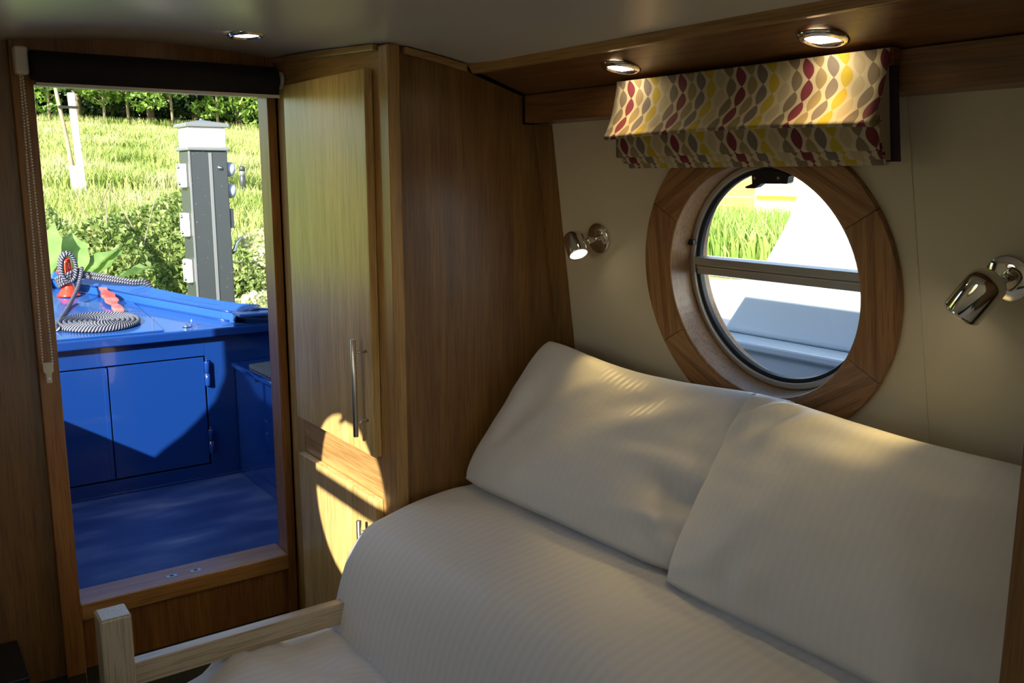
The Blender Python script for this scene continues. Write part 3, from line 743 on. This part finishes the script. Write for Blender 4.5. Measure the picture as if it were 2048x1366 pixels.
# wavy painted plate lying from the stud foot to the hatch
def wavy():
    a, b = Vector((.770, 4.035, fd(4.035)+.045)), Vector((.756, 3.690, fd(3.69)+.020)); ax = (b-a).normalized(); sx = Vector((1, 0, 0)); sx = (sx-ax*sx.dot(ax)).normalized(); nn = sx.cross(ax)
    if nn.z < 0: nn = -nn
    L_ = (b-a).length; ws = [.016, .014, .012, .012, .020, .026, .027, .022, .021, .025, .026, .020, .012, .012, .018, .020, .019, .018]
    n = len(ws); top = []
    for k in range(n): top.append((a+ax*L_*k/(n-1), ws[k]))
    m = MB(); vs = []
    for off in (0, -.011):
        for p, w_ in top: vs += [p-sx*w_+nn*off, p+sx*w_+nn*off]
    q = 2*n; fs = []
    for k in range(n-1):
        i = 2*k; fs += [(i, i+1, i+3, i+2), (q+i, q+i+2, q+i+3, q+i+1), (i, i+2, q+i+2, q+i), (i+1, q+i+1, q+i+3, i+3)]
    fs += [(0, q, q+1, 1), (2*n-2, 2*n-1, q+2*n-1, q+2*n-2)]
    m.add(vs, fs); o = m.build('painted_plate', pinkR, bevel=.002)
    tag(o, 'wavy-edged red and pink painted plate lying on the foredeck beside the stud', 'plate')
wavy()
# ropes
def rope_mat(name, a, b_, k=150):
    m, nt, b = new_mat(name); L = nt.links.new
    uv = nt.nodes.new('ShaderNodeUVMap'); sp = nt.nodes.new('ShaderNodeSeparateXYZ'); L(uv.outputs[0], sp.inputs[0])
    x = N(nt, 'ShaderNodeMath', operation='MULTIPLY', i_1=float(k)); L(sp.outputs[0], x.inputs[0])
    y = N(nt, 'ShaderNodeMath', operation='MULTIPLY', i_1=2.0); L(sp.outputs[1], y.inputs[0])
    s_ = N(nt, 'ShaderNodeMath', operation='ADD'); L(x.outputs[0], s_.inputs[0]); L(y.outputs[0], s_.inputs[1])
    f = N(nt, 'ShaderNodeMath', operation='FRACT'); L(s_.outputs[0], f.inputs[0])
    c = ramp(nt, f.outputs[0], [(0, a), (.66, a), (.72, b_), (.92, b_), (1, a)]); L(c, b.inputs['Base Color'])
    p = N(nt, 'ShaderNodeMath', operation='PINGPONG', i_1=.5); L(f.outputs[0], p.inputs[0])
    bp = nt.nodes.new('ShaderNodeBump'); bp.inputs['Strength'].default_value = .5; bp.inputs['Distance'].default_value = .004
    L(p.outputs[0], bp.inputs['Height']); L(bp.outputs[0], b.inputs['Normal']); b.inputs['Roughness'].default_value = .7
    return m
ropeM = rope_mat('navy_and_white_rope', (.007, .011, .036), (.27, .28, .29), k=95)
rp = []; cc = Vector((.650, 3.538, 0)); RR = .0078
turns = 7.6
for k in range(int(turns*44)+1):
    a = 2*PI*k/44; r = .014+.0170*a/(2*PI); x, y = cc.x+r*math.cos(-a+1.0), cc.y+r*math.sin(-a+1.0); rp.append((x, y, fd(y)+.0075+RR+.002*(k % 3 == 0)*0))
m = MB().tube(rp, RR, 8); 
co = thing('rope_coil', 'flat spiral coil of navy and white mooring rope on the foredeck hatch', 'rope', loc=(0, 0, 0))
m.build('coiled_rope', ropeM, co)
last = Vector(rp[-1])
def cr(pts, n=10):
    P_ = [Vector(p) for p in pts]; out = []
    for i in range(len(P_)-1):
        p0, p1, p2, p3 = P_[max(i-1, 0)], P_[i], P_[i+1], P_[min(i+2, len(P_)-1)]
        for k in range(n):
            t = k/n; out.append(.5*((2*p1)+(p2-p0)*t+(2*p0-5*p1+4*p2-p3)*t*t+(3*p1-p0-3*p2+p3)*t**3))
    return out+[P_[-1]]
prev = Vector(rp[-2]); tdir = (last-prev).normalized()
MB().tube(cr([last, last+tdir*.03, (.60, 3.83, fd(3.83)+.012), (.668, 3.99, fd(3.99)+.06), (.700, 4.06, fd(4.06)+.12), SB+Vector((.045, -.02, .10)), SB+Vector((.03, .02, .098))]), RR, 8).build('hanging_tail', ropeM, co)
# wraps on the stud and the mooring line to the bank
wr = MB(); pts = []
for k in range(0, 4*24+1):
    a = 2*PI*k/24; z = .050+.0105*a/(2*PI)+.016*math.cos(a+.5); q_ = .032+.003*a/(2*PI); pts.append(SB+Vector((q_*math.cos(a), q_*math.sin(a), z)))
wr.tube(pts, RR, 8)
pts = []
for k in range(0, 2*24+1):
    a = 2*PI*k/24; rr_ = .052-.004*k/24; pts.append(SB+Vector((rr_*.62*math.cos(a), -.020+.006*math.sin(a*.5)-.012*k/24, .118+(rr_*1.15+.004)*math.sin(a))))
wr.tube(pts, RR, 8)
ln = thing('mooring_line', 'navy and white mooring rope looped on the red stud and led over the starboard rim', 'rope')
wr.build('stud_wraps', ropeM, ln)
e1 = Vector((.862, 3.945, fd(3.945)+.080))
for q, dz in ((0, 0), (1, -.017)):
    MB().tube(cr([SB+Vector((.02, .025-.02*q, .095+dz)), SB+Vector((.06, .0, .092+dz)), (.76, 4.04, fd(4.04)+.094+dz*.9), e1+Vector((0, .01*q, dz*.6)), (.93, 3.93, fd(3.93)+.062-.01*q), (1.02, 3.98, -.62), (1.2, 4.3, -.93), (1.32, 4.72, -1.0)]), RR, 8).build('line_strand', ropeM, ln)

# ================================================================ bank, hill, water
def sm(a, b, x): t = np.clip((x-a)/(b-a), 0, 1); return t*t*(3-2*t)
def gz(X, Y):
    X = np.asarray(X, float); Y = np.asarray(Y, float)
    hill = np.interp(Y, [4.6, 7.5, 10, 12.2, 14.0, 18, 24, 32, 45], [-1.0, -1.0, -.60, -.24, -.20, .26, .90, 1.52, 1.9])-.012*X
    side = np.interp(X, [4.2, 8, 16, 40], [-.62, -.75, -.9, -.9])
    t = sm(.50, .80, X/np.maximum(Y, .5))*sm(3.6, 4.4, X)
    h = hill*(1-t)+side*t
    water = (1-sm(4.55, 4.75, Y))*(1-sm(4.15, 4.3, X))
    return h*(1-water)-1.9*water
def ground():
    xs = np.concatenate([np.arange(-14, 0, 1.0), np.arange(0, 8, .22), np.arange(8, 60, 1.0)]); ys = np.concatenate([np.arange(-10, 4, 1.0), np.arange(4, 16, .22), np.arange(16, 60, .8)])
    X, Y = np.meshgrid(xs, ys); Z = gz(X, Y)
    Z += .03*np.sin(X*1.7+Y*.9)*np.sin(Y*1.3-X*.4)*(Z > -1.5)*sm(5, 9, Y)
    nx, ny = len(xs), len(ys); vs = np.stack([X.ravel(), Y.ravel(), Z.ravel()], 1)
    a = (np.arange(ny-1)[:, None]*nx+np.arange(nx-1)[None, :]).ravel(); fs = np.stack([a, a+1, a+nx+1, a+nx], 1)
    me = bpy.data.meshes.new('grass_bank'); me.from_pydata(vs.tolist(), [], fs.tolist()); me.update(); me.polygons.foreach_set('use_smooth', [True]*len(fs))
    me.materials.append(noisy('meadow_soil_and_grass', [(.30, (.14, .22, .035)), (.5, (.24, .33, .06)), (.7, (.36, .42, .11))], (1.1, 1.1, 1.1), rough=.9, detail=8))
    o = bpy.data.objects.new('grass_bank', me); C.objects.link(o); S(o, 'grassy bank rising to a hill beyond the bow', 'ground')
ground()
waterM = noisy('canal_water', [(.4, (.018, .028, .018)), (.6, (.03, .04, .025))], (2, 2, 2), rough=.06, bump=.25, bscale=(5, 5, 5))
S(MB().box(-14, 4.25, -10, 4.72, -1.30, -1.25).build('canal_water', waterM), 'dark canal water round the boats', 'water')

def leafmat(name, stops, scale=1.0, trans=.35):
    m, nt, b = new_mat(name); stops = [(p, tuple(.80*x for x in c)) for p, c in stops]
    n = nt.nodes.new('ShaderNodeTexNoise'); n.inputs['Scale'].default_value = 1; n.inputs['Detail'].default_value = 4
    nt.links.new(mapped(nt, (scale,)*3), n.inputs['Vector'])
    c = ramp(nt, n.outputs[0], stops); nt.links.new(c, b.inputs['Base Color']); b.inputs['Roughness'].default_value = .55
    t = nt.nodes.new('ShaderNodeBsdfTranslucent'); nt.links.new(c, t.inputs[0]); mx = nt.nodes.new('ShaderNodeMixShader'); mx.inputs[0].default_value = trans
    out = [x for x in nt.nodes if x.type == 'OUTPUT_MATERIAL'][0]
    nt.links.new(b.outputs[0], mx.inputs[1]); nt.links.new(t.outputs[0], mx.inputs[2]); nt.links.new(mx.outputs[0], out.inputs[0])
    return m
grassM = leafmat('meadow_grass_blades', [(.30, (.26, .38, .07)), (.44, (.42, .53, .14)), (.56, (.54, .62, .22)), (.72, (.66, .66, .36))], .9)
bushM = leafmat('hedge_leaves', [(.3, (.13, .23, .05)), (.52, (.30, .42, .11)), (.70, (.56, .62, .28))], 12, .45)
herbM = leafmat('herb_leaves', [(.3, (.46, .58, .20)), (.48, (.70, .76, .38)), (.66, (.86, .84, .62))], 7, .5)
dockM = leafmat('broad_dock_leaf', [(.3, (.16, .30, .08)), (.6, (.26, .42, .13)), (.8, (.40, .52, .22))], 9, .45)
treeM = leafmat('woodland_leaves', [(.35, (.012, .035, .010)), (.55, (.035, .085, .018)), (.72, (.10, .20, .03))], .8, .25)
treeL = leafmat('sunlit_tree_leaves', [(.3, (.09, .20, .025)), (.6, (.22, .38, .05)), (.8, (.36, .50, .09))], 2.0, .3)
barkM = noisy('grey_bark', [(.35, (.16, .13, .085)), (.65, (.34, .29, .20))], (12, 12, 3), rough=.9)
reedM = leafmat('reed_blades', [(.3, (.20, .38, .05)), (.55, (.38, .55, .12)), (.8, (.62, .70, .30))], 3)

def raw(name, V_, F_, m, parent=None, smooth=False):
    me = bpy.data.meshes.new(name); nv, nf, k = len(V_), len(F_), F_.shape[1]
    me.vertices.add(nv); me.vertices.foreach_set('co', np.ascontiguousarray(V_, dtype=np.float32).ravel())
    me.loops.add(nf*k); me.loops.foreach_set('vertex_index', F_.astype(np.int32).ravel())
    me.polygons.add(nf); me.polygons.foreach_set('loop_start', np.arange(nf, dtype=np.int32)*k); me.polygons.foreach_set('loop_total', np.full(nf, k, dtype=np.int32))
    me.update(calc_edges=True); me.materials.append(m)
    o = bpy.data.objects.new(name, me); C.objects.link(o)
    if parent: o.parent = parent
    return o
def blades(name, X, Y, Z, H, Wd, lean, m, parent=None):
    n = len(X); a = rng.uniform(0, 2*PI, n); la = rng.uniform(0, 2*PI, n); l = rng.uniform(.1, 1, n)*lean*H
    b0 = np.stack([X-np.cos(a)*Wd, Y-np.sin(a)*Wd, Z], 1); b1 = np.stack([X+np.cos(a)*Wd, Y+np.sin(a)*Wd, Z], 1)
    m0 = np.stack([X-np.cos(a)*Wd*.7+np.cos(la)*l*.35, Y-np.sin(a)*Wd*.7+np.sin(la)*l*.35, Z+H*.6], 1); m1 = m0+np.stack([np.cos(a)*Wd*1.4, np.sin(a)*Wd*1.4, 0*a], 1)
    tp = np.stack([X+np.cos(la)*l, Y+np.sin(la)*l, Z+H], 1)
    V_ = np.stack([b0, b1, m1, m0, tp], 1).reshape(-1, 3); i = np.arange(n)*5
    F_ = np.concatenate([np.stack([i, i+1, i+2], 1), np.stack([i, i+2, i+3], 1), np.stack([i+3, i+2, i+4], 1)])
    return raw(name, V_, F_, m, parent)
def leaves(name, Cn, size, m, parent=None, flat=.0):
    n = len(Cn); d = rng.normal(size=(n, 3)); d[:, 2] += flat; d /= np.linalg.norm(d, axis=1)[:, None]
    e = rng.normal(size=(n, 3)); e -= d*(e*d).sum(1)[:, None]; e /= np.linalg.norm(e, axis=1)[:, None]; f = np.cross(d, e)
    s_ = (size*rng.uniform(.6, 1.3, n))[:, None]
    V_ = np.stack([Cn-e*s_, Cn-f*s_*.45+d*s_*.1, Cn+e*s_, Cn+f*s_*.45+d*s_*.1], 1).reshape(-1, 3); i = np.arange(n)*4
    return raw(name, V_, np.stack([i, i+1, i+2, i+3], 1), m, parent)
# meadow grass: denser near, seen through the doorway only (X/Y between .1 and .45)
n = 150000; Y = 6.2+27*rng.random(n)**1.15; X = Y*rng.uniform(.08, .46, n)
Z = gz(X, Y); path = (Y > 11.9) & (Y < 14.3); H = rng.uniform(.09, .26, n)*np.where(Y < 12, .9, 1.0)*np.where(path, .22, 1)
H *= .7+.6*(np.sin(X*1.9+.6*Y)*np.sin(Y*1.1-X) > -.1)
tag(blades('meadow_grass', X, Y, Z, H, .004+.0006*Y, .6, grassM), 'tall pale green meadow grass covering the hill', 'grass', kind='stuff')
# path strip hinted as mown level ledge
# hedge bush between stud and pedestal
def blob(cx, cy, cz, rx, ry, rz, n, seed=0):
    d = rng.normal(size=(n, 3)); d /= np.linalg.norm(d, axis=1)[:, None]; r = rng.uniform(.75, 1.05, n)**.6
    p = d*np.array([rx, ry, rz])*r[:, None]; p += .12*rz*np.sin(p[:, [1, 2, 0]]*9); return p+np.array([cx, cy, cz])
B = np.concatenate([blob(1.25, 7.0, -.72, .55, .5, .42, 8200), blob(1.85, 7.3, -.62, .5, .5, .47, 8200), blob(.85, 7.4, -.68, .5, .5, .46, 3600), blob(2.2, 6.9, -.85, .35, .4, .30, 2600)])
hb = thing('hedge_bush', 'dense leafy green bush on the bank left of the grey pedestal', 'bush')
tag(leaves('foliage', B, .027, bushM, hb), kind='stuff')
for k in range(6):
    x0, y0 = rng.uniform(.7, 1.9), rng.uniform(6.8, 7.3); MB().tube([(x0, y0, -1.0), (x0+rng.uniform(-.1, .1), y0, -.6), (x0+rng.uniform(-.25, .25), y0-.1, -.12+rng.uniform(-.1, .12))], .004, 5).build('stem', barkM, hb)
B = np.concatenate([blob(2.55, 7.0, -.86, .5, .5, .36, 3800), blob(3.0, 7.6, -.72, .5, .5, .36, 3800), blob(2.45, 6.1, -.96, .5, .4, .22, 2600), blob(2.9, 6.6, -.95, .4, .4, .22, 2200)])
hb2 = thing('herb_clump', 'pale yellow-green clump of wild herbs on the bank right of the grey pedestal', 'bush')
tag(leaves('foliage', B, .032, herbM, hb2), kind='stuff')
# broad-leaved plant behind the stud
dk = thing('broad_leaved_plant', 'large plant with broad pale green leaves behind the red stud', 'plant', loc=(1.02, 5.55, -1.0))
def bigleaf(az, ln_, wd_, rise, droop, off, hz_):
    n = 9; m = MB(); vs = []; fs = []
    c, s_ = math.cos(az), math.sin(az)
    for i in range(n+1):
        t = i/n; r = ln_*t*.75; z = hz_+rise*t-droop*t*t; w_ = wd_*math.sin(PI*min(1, t*1.02+.03))**.75*(1-.25*t)
        for q in (-1, -.5, 0, .5, 1):
            ww = w_*q*(1+.06*math.sin(i*2.3)); vs.append((off[0]+c*r-s_*ww, off[1]+s_*r+c*ww, z+.35*abs(w_*q)+.01*math.sin(i*1.9+q*3)))
    for i in range(n):
        for j in range(4): a = i*5+j; fs.append((a, a+1, a+6, a+5))
    m.add(vs, fs, True); m.build('leaf', dockM, dk, recalc=False)
for az, ln_, wd_, rise, droop, off, hz_ in ((-.15, .60, .13, .22, .26, (-.05, 0), .34), (.45, .46, .14, .34, .10, (-.1, .05), .34), (1.2, .42, .14, .40, .06, (-.15, .1), .34), (-.7, .50, .13, .14, .26, (0, -.1), .34),
        (2.2, .44, .15, .42, .08, (-.2, .1), .34), (3.0, .5, .15, .40, .12, (-.25, 0), .34), (3.9, .45, .13, .34, .16, (-.3, 0), .34), (-1.3, .40, .12, .18, .22, (-.1, -.1), .34), (.1, .42, .13, .36, .08, (-.12, .15), .32), (.9, .36, .12, .46, .06, (-.3, .1), .34), (2.7, .40, .13, .46, .08, (-.3, .15), .34), (-.35, .42, .13, .30, .14, (.02, 0), .33)):
    bigleaf(az, ln_, wd_, rise, droop, off, hz_)
MB().tube([(-.12, .03, 0), (-.12, .03, .4)], .016, 6).build('stalk', dockM, dk)

# utility pedestal
PXc, PYc, PW = 1.460, 4.86, .097
pd = thing('service_pedestal', 'dark grey square mooring service pedestal with white lamp top', 'pedestal', loc=(PXc, PYc, -1.0), M=Matrix.Translation((PXc, PYc, -1.0)) @ Matrix.Rotation(math.radians(-1.0), 4, 'Z'))
greyM = noisy('dark_grey_powder_coat', [(.68, (.040, .048, .052)), (.76, (.22, .22, .21))], (60, 60, 60), rough=.4)
greyL = mat('light_grey_edge', (.16, .175, .18), rough=.4)
capM = mat('grey_cap', (.15, .17, .175), rough=.4)
frost = mat('frosted_white_diffuser', (.92, .93, .92), rough=.5)
sock = mat('blue_grey_socket_cover', (.42, .46, .56), rough=.4); sockW = mat('white_socket_box', (.82, .82, .80), rough=.4)
GZ = 1.135
MB().box(-PW, PW, -PW, PW, 0, GZ).build('column', greyM, pd, bevel=.006)
MB().box(.000, .016, -PW-.004, -PW+.002, .02, GZ-.01).build('centre_strip', greyL, pd, bevel=.001)
MB().box(-PW-.003, -PW+.006, -PW-.003, -PW+.006, 0, GZ).build('corner_strip', greyL, pd, bevel=.001)
MB().box(-PW-.012, PW+.012, -PW-.012, PW+.012, GZ, GZ+.018).build('collar', capM, pd, bevel=.006, seg=3)
MB().box(-PW+.002, PW-.002, -PW+.002, PW-.002, GZ+.018, GZ+.118).build('lamp_diffuser', frost, pd, bevel=.008, seg=3)
cp = MB(); a_ = PW+.014
cp.add([(-a_, -a_, GZ+.118), (a_, -a_, GZ+.118), (a_, a_, GZ+.118), (-a_, a_, GZ+.118), (-a_, -a_, GZ+.136), (a_, -a_, GZ+.136), (a_, a_, GZ+.136), (-a_, a_, GZ+.136), (0, 0, GZ+.158)], [(0, 3, 2, 1), (0, 1, 5, 4), (1, 2, 6, 5), (2, 3, 7, 6), (3, 0, 4, 7), (4, 5, 8), (5, 6, 8), (6, 7, 8), (7, 4, 8)])
cp.build('cap', capM, pd, bevel=.003)
MB().lathe([(.008, 0), (.007, .008), (.0001, .010)], M=Matrix.Translation((0, 0, GZ+.156)), n=12).build('cap_nut', capM, pd)
MB().lathe([(.011, 0), (.012, .004), (.007, .008), (.005, .012), (.0001, .0125)], M=frame((.055, -PW, GZ-.085), (0, -1, 0)), n=16).build('lock', chrome, pd)
for z in (1.055, .805, .565):
    s_ = MB().box(-PW-.030, -PW, -.045, .045, z-.105, z+.015).build('socket_box', sockW, pd, bevel=.006, seg=3)
    for q in (z-.003, z-.085): MB().lathe([(.008, 0), (.010, .004), (.010, .012), (.004, .016)], M=frame((-PW-.030, -.03, q), (-1, 0, 0)), n=10).build('socket_latch', chrome, s_)
for z in (1.045, .935):
    MB().lathe([(.030, 0), (.036, .006), (.039, .026), (.033, .042), (.012, .050)], M=frame((PW, -.045, z), (1, 0, -.15)), n=24).build('socket_cover', sock, pd)
MB().box(PW, PW+.020, -.09, .02, .74, .84).build('side_plate', greyM, pd, bevel=.002)
MB().tube([(PW, -.06, .61), (PW+.025, -.06, .62), (PW+.036, -.06, .66), (PW+.060, -.06, .69)], .01, 10, rr=[.015, .014, .007, .004]).build('side_tap', steel, pd)

# young staked tree
stk = noisy('weathered_stake', [(.35, (.50, .47, .42)), (.65, (.72, .70, .66))], (10, 10, 2), rough=.8)
ty = 12.0
yt = thing('staked_sapling', 'thin pale sapling with white guard tied to a stake on the hill', 'tree', loc=(2.09, ty, -.26))
MB().tube([(0, 0, -.05), (-.02, 0, .3), (-.07, 0, .75), (-.13, 0, 1.2), (-.18, 0, 1.7), (-.2, 0, 2.3)], .022, 8, rr=[.028, .027, .024, .022, .018, .012]).build('trunk', barkM, yt)
MB().tube([(-.002, 0, -.02), (-.028, 0, .40)], .045, 10).build('guard_sleeve', stk, yt)
tag(leaves('foliage', blob(-.2, 0, 2.3, .5, .5, .5, 500), .06, treeL, yt), kind='stuff')
sk = thing('tree_stake', 'pale square stake beside the sapling with black ties', 'stake', loc=(2.155, ty-.05, -.26))
sp_ = MB(); sp_.box(-.038, .038, -.03, .03, -.05, 1.24, M=Matrix.Rotation(-.045, 4, 'Y')); sp_.build('post', stk, sk, bevel=.012)
MB().box(-.20, .015, -.045, .045, 1.06, 1.085).build('rubber_tie', rubber, sk)
# small path bollard
bo = thing('path_bollard', 'small dark grey bollard on the path right of the pedestal', 'bollard', loc=(4.60, 13.45, -.20))
MB().lathe([(.045, 0), (.045, .22), (.040, .225)], n=16).build('bollard_body', greyM, bo)
MB().lathe([(.037, .22), (.037, .30)], n=16).build('light_band', greyL, bo)
MB().lathe([(.045, .30), (.045, .345), (.03, .365), (.0001, .37)], n=16).build('bollard_cap', greyM, bo)

# woodland at the top of the hill
def tree(x, y, h, cr_, nl, size, m, label, tr=.09, trunk=barkM):
    z0 = float(gz(x, y)); t = thing('woodland_tree', label, 'tree', 'trees at the top of the hill', loc=(x, y, z0))
    lx = random.uniform(-.25, .25)
    MB().tube([(0, 0, -.1), (lx*.4, 0, h*.3), (lx, .1, h*.6), (lx*1.2, 0, h)], tr, 7, rr=[tr*1.15, tr, tr*.8, tr*.3]).build('trunk', trunk, t)
    for b in range(4):
        a = random.uniform(0, 2*PI); zz = h*random.uniform(.12, .5); r = cr_*random.uniform(.5, .9)
        MB().tube([(lx*.5, 0, zz), (lx*.5+r*.5*math.cos(a), r*.5*math.sin(a), zz+.25), (lx*.5+r*math.cos(a), r*math.sin(a), zz+.45+.3*random.random())], .02, 5, rr=[.03, .02, .01]).build('branch', trunk, t)
    parts = [blob(lx+random.uniform(-.6, .6)*cr_, random.uniform(-.5, .5)*cr_, h*random.uniform(.10, .9), cr_*.42, cr_*.42, cr_*.22, nl//14) for _ in range(14)]
    tag(leaves('foliage', np.concatenate(parts), size, m, t), kind='stuff')
ang = [.125, .155, .180, .205, .228, .250, .272, .295, .318, .342, .366, .39, .42]
ORD = 'first second third fourth fifth sixth seventh eighth ninth tenth eleventh twelfth thirteenth'.split()
for k, a in enumerate(ang):
    li = k in (1, 3, 4, 6, 8, 10, 11); y = 33.6 if li else 36.2
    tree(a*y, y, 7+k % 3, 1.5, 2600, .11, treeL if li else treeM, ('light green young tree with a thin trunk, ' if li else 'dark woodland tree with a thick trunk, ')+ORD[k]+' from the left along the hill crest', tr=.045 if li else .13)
wood_c = np.stack([rng.uniform(2, 20, 42000), rng.uniform(38.5, 42, 42000), rng.uniform(1.2, 8, 42000)], 1)
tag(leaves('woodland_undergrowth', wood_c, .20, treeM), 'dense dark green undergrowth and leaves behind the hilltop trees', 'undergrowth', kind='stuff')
n = 9000; Y = rng.uniform(33.3, 34.5, n); X = Y*rng.uniform(.08, .46, n)
tag(blades('crest_grass', X, Y, gz(X, Y), rng.uniform(.25, .6, n), .02, .4, grassM), 'tall seeding grass along the crest of the hill', 'grass', kind='stuff')

# ================================================================ starboard side: neighbouring boat, pontoon, reeds, building
nb = thing('neighbour_boat', 'pale grey narrowboat moored alongside, seen through the porthole', 'boat', loc=(0, 0, 0))
nbM = noisy('grey_boat_paint_shade_blue', [(.3, (.47, .56, .62)), (.7, (.53, .62, .67))], (2, 2, 2), rough=.35)  # blue of the skylit shade is mixed into the pale grey base
SX = 2.60
def sp2(z): return SX-.10*(z+.57)+.0
cabp = [(2.32, -.57), (2.20, -.38), (2.10, -.19), (2.02, 0.0), (1.93, .22), (1.86, .42), (-5.0, .42), (-5.0, -.57)]
m = MB(); vs = []
for y, z in cabp: vs.append((SX+.10*(z+.57), y, z))
for y, z in cabp: vs.append((SX+1.55-.10*(z+.57), y, z))
n = len(cabp); m.add(vs, [list(range(n)), list(range(n, 2*n))[::-1]]+[(i, (i+1) % n, n+(i+1) % n, n+i) for i in range(n)])
m.build('cabin', nbM, nb, bevel=.02, seg=3)
MB().prism([(SX-.09, 3.4), (SX-.115, 2.4), (SX-.115, -5), (SX+1.66, -5), (SX+1.66, 2.4), (SX+1.5, 3.4), (SX+.7, 4.3)], 'Z', -.60, -.57).build('gunwale', nbM, nb, bevel=.008)
MB().prism([(SX-.05, 3.38), (SX-.095, 2.4), (SX-.095, -5), (SX+1.64, -5), (SX+1.64, 2.4), (SX+1.46, 3.38), (SX+.7, 4.25)], 'Z', -1.45, -.60).build('hull', nbM, nb)
# pontoon beyond
pt = thing('pontoon', 'light grey floating pontoon with horizontal fascia planks', 'pontoon')
pw = noisy('bleached_plank', [(.3, (.52, .54, .53)), (.7, (.66, .68, .66))], (2, 30, 30), rough=.7)
fz = [(-.622, -.690), (-.706, -.768), (-.784, -.86), (-.876, -1.0)]
for a, b in fz: MB().box(4.42, 4.45, 2.6, 6.6, b, a).build('plank', pw, pt, bevel=.004)
for k in range(22): MB().box(4.40, 5.35, 2.6+k*.182, 2.6+k*.182+.172, -.620, -.598).build('plank', pw, pt, bevel=.003)
MB().box(4.46, 5.30, 2.62, 6.55, -1.2, -.622).build('float', rubber, pt)
n = 7000; X = rng.uniform(5.4, 7.6, n); Y = X*rng.uniform(.78, 1.32, n)
tag(blades('reed_bed', X, Y, np.full(n, -.70), rng.uniform(.20, .50, n), .012, .5, reedM), 'bright green reeds growing beyond the pontoon', 'reeds', kind='stuff')
# building
bd = thing('timber_building', 'timber-clad building with yellow trim far beyond the reeds', 'building', loc=(0, 0, 0))
tim = noisy('orange_timber', [(.3, (.34, .17, .075)), (.7, (.52, .28, .13))], (.6, .6, 12), rough=.7)
cr_m = mat('pale_render', (.86, .80, .66), rough=.8); yel = mat('yellow_trim', (.85, .72, .03), rough=.5); dkg = mat('dark_window_glass', (.12, .10, .08), rough=.1)
BX = 15.0
for k in range(22): MB().box(BX, BX+.06, 12.6, 17.5, -.75+k*.18, -.75+k*.18+.17).build('cladding_board', tim, bd)
MB().box(BX-.02, BX+.05, 9.0, 12.6, -.95, 4).build('render_wall', cr_m, bd)
MB().box(BX-.02, BX+.05, 12.6, 17.5, -.95, -.74).build('plinth', cr_m, bd)
w1 = MB().box(BX-.05, BX-.02, 11.6, 12.4, -.2, 1.2).build('window', cr_m, bd); MB().box(BX-.06, BX-.045, 11.68, 11.9, -.12, 1.1).build('pane', dkg, w1); MB().box(BX-.06, BX-.045, 11.96, 12.32, -.12, 1.1).build('pane', cr_m, w1)
MB().box(BX-.10, BX-.02, 11.55, 12.5, -.42, -.36).build('yellow_sill', yel, bd); MB().box(BX-.065, BX-.05, 11.70, 11.78, -.12, .5).build('yellow_bar', yel, w1)
bn_ = thing('white_bin', 'white cylindrical bin with grey top before the timber building', 'bin', loc=(13.2, 13.3, -.88))
MB().lathe([(.16, 0), (.165, .02), (.165, .56), (.15, .58)], n=24).build('bin_body', frost, bn_)
MB().lathe([(.05, .58), (.05, .74), (.03, .76)], n=16).build('bin_top', steel, bn_)
S(MB().box(8.2, 40, -6, 40, -.93, -.885).build('pavement', mat('pale_pavement', (.62, .60, .55), rough=.9)), 'pale sunlit pavement before the timber building', 'pavement')
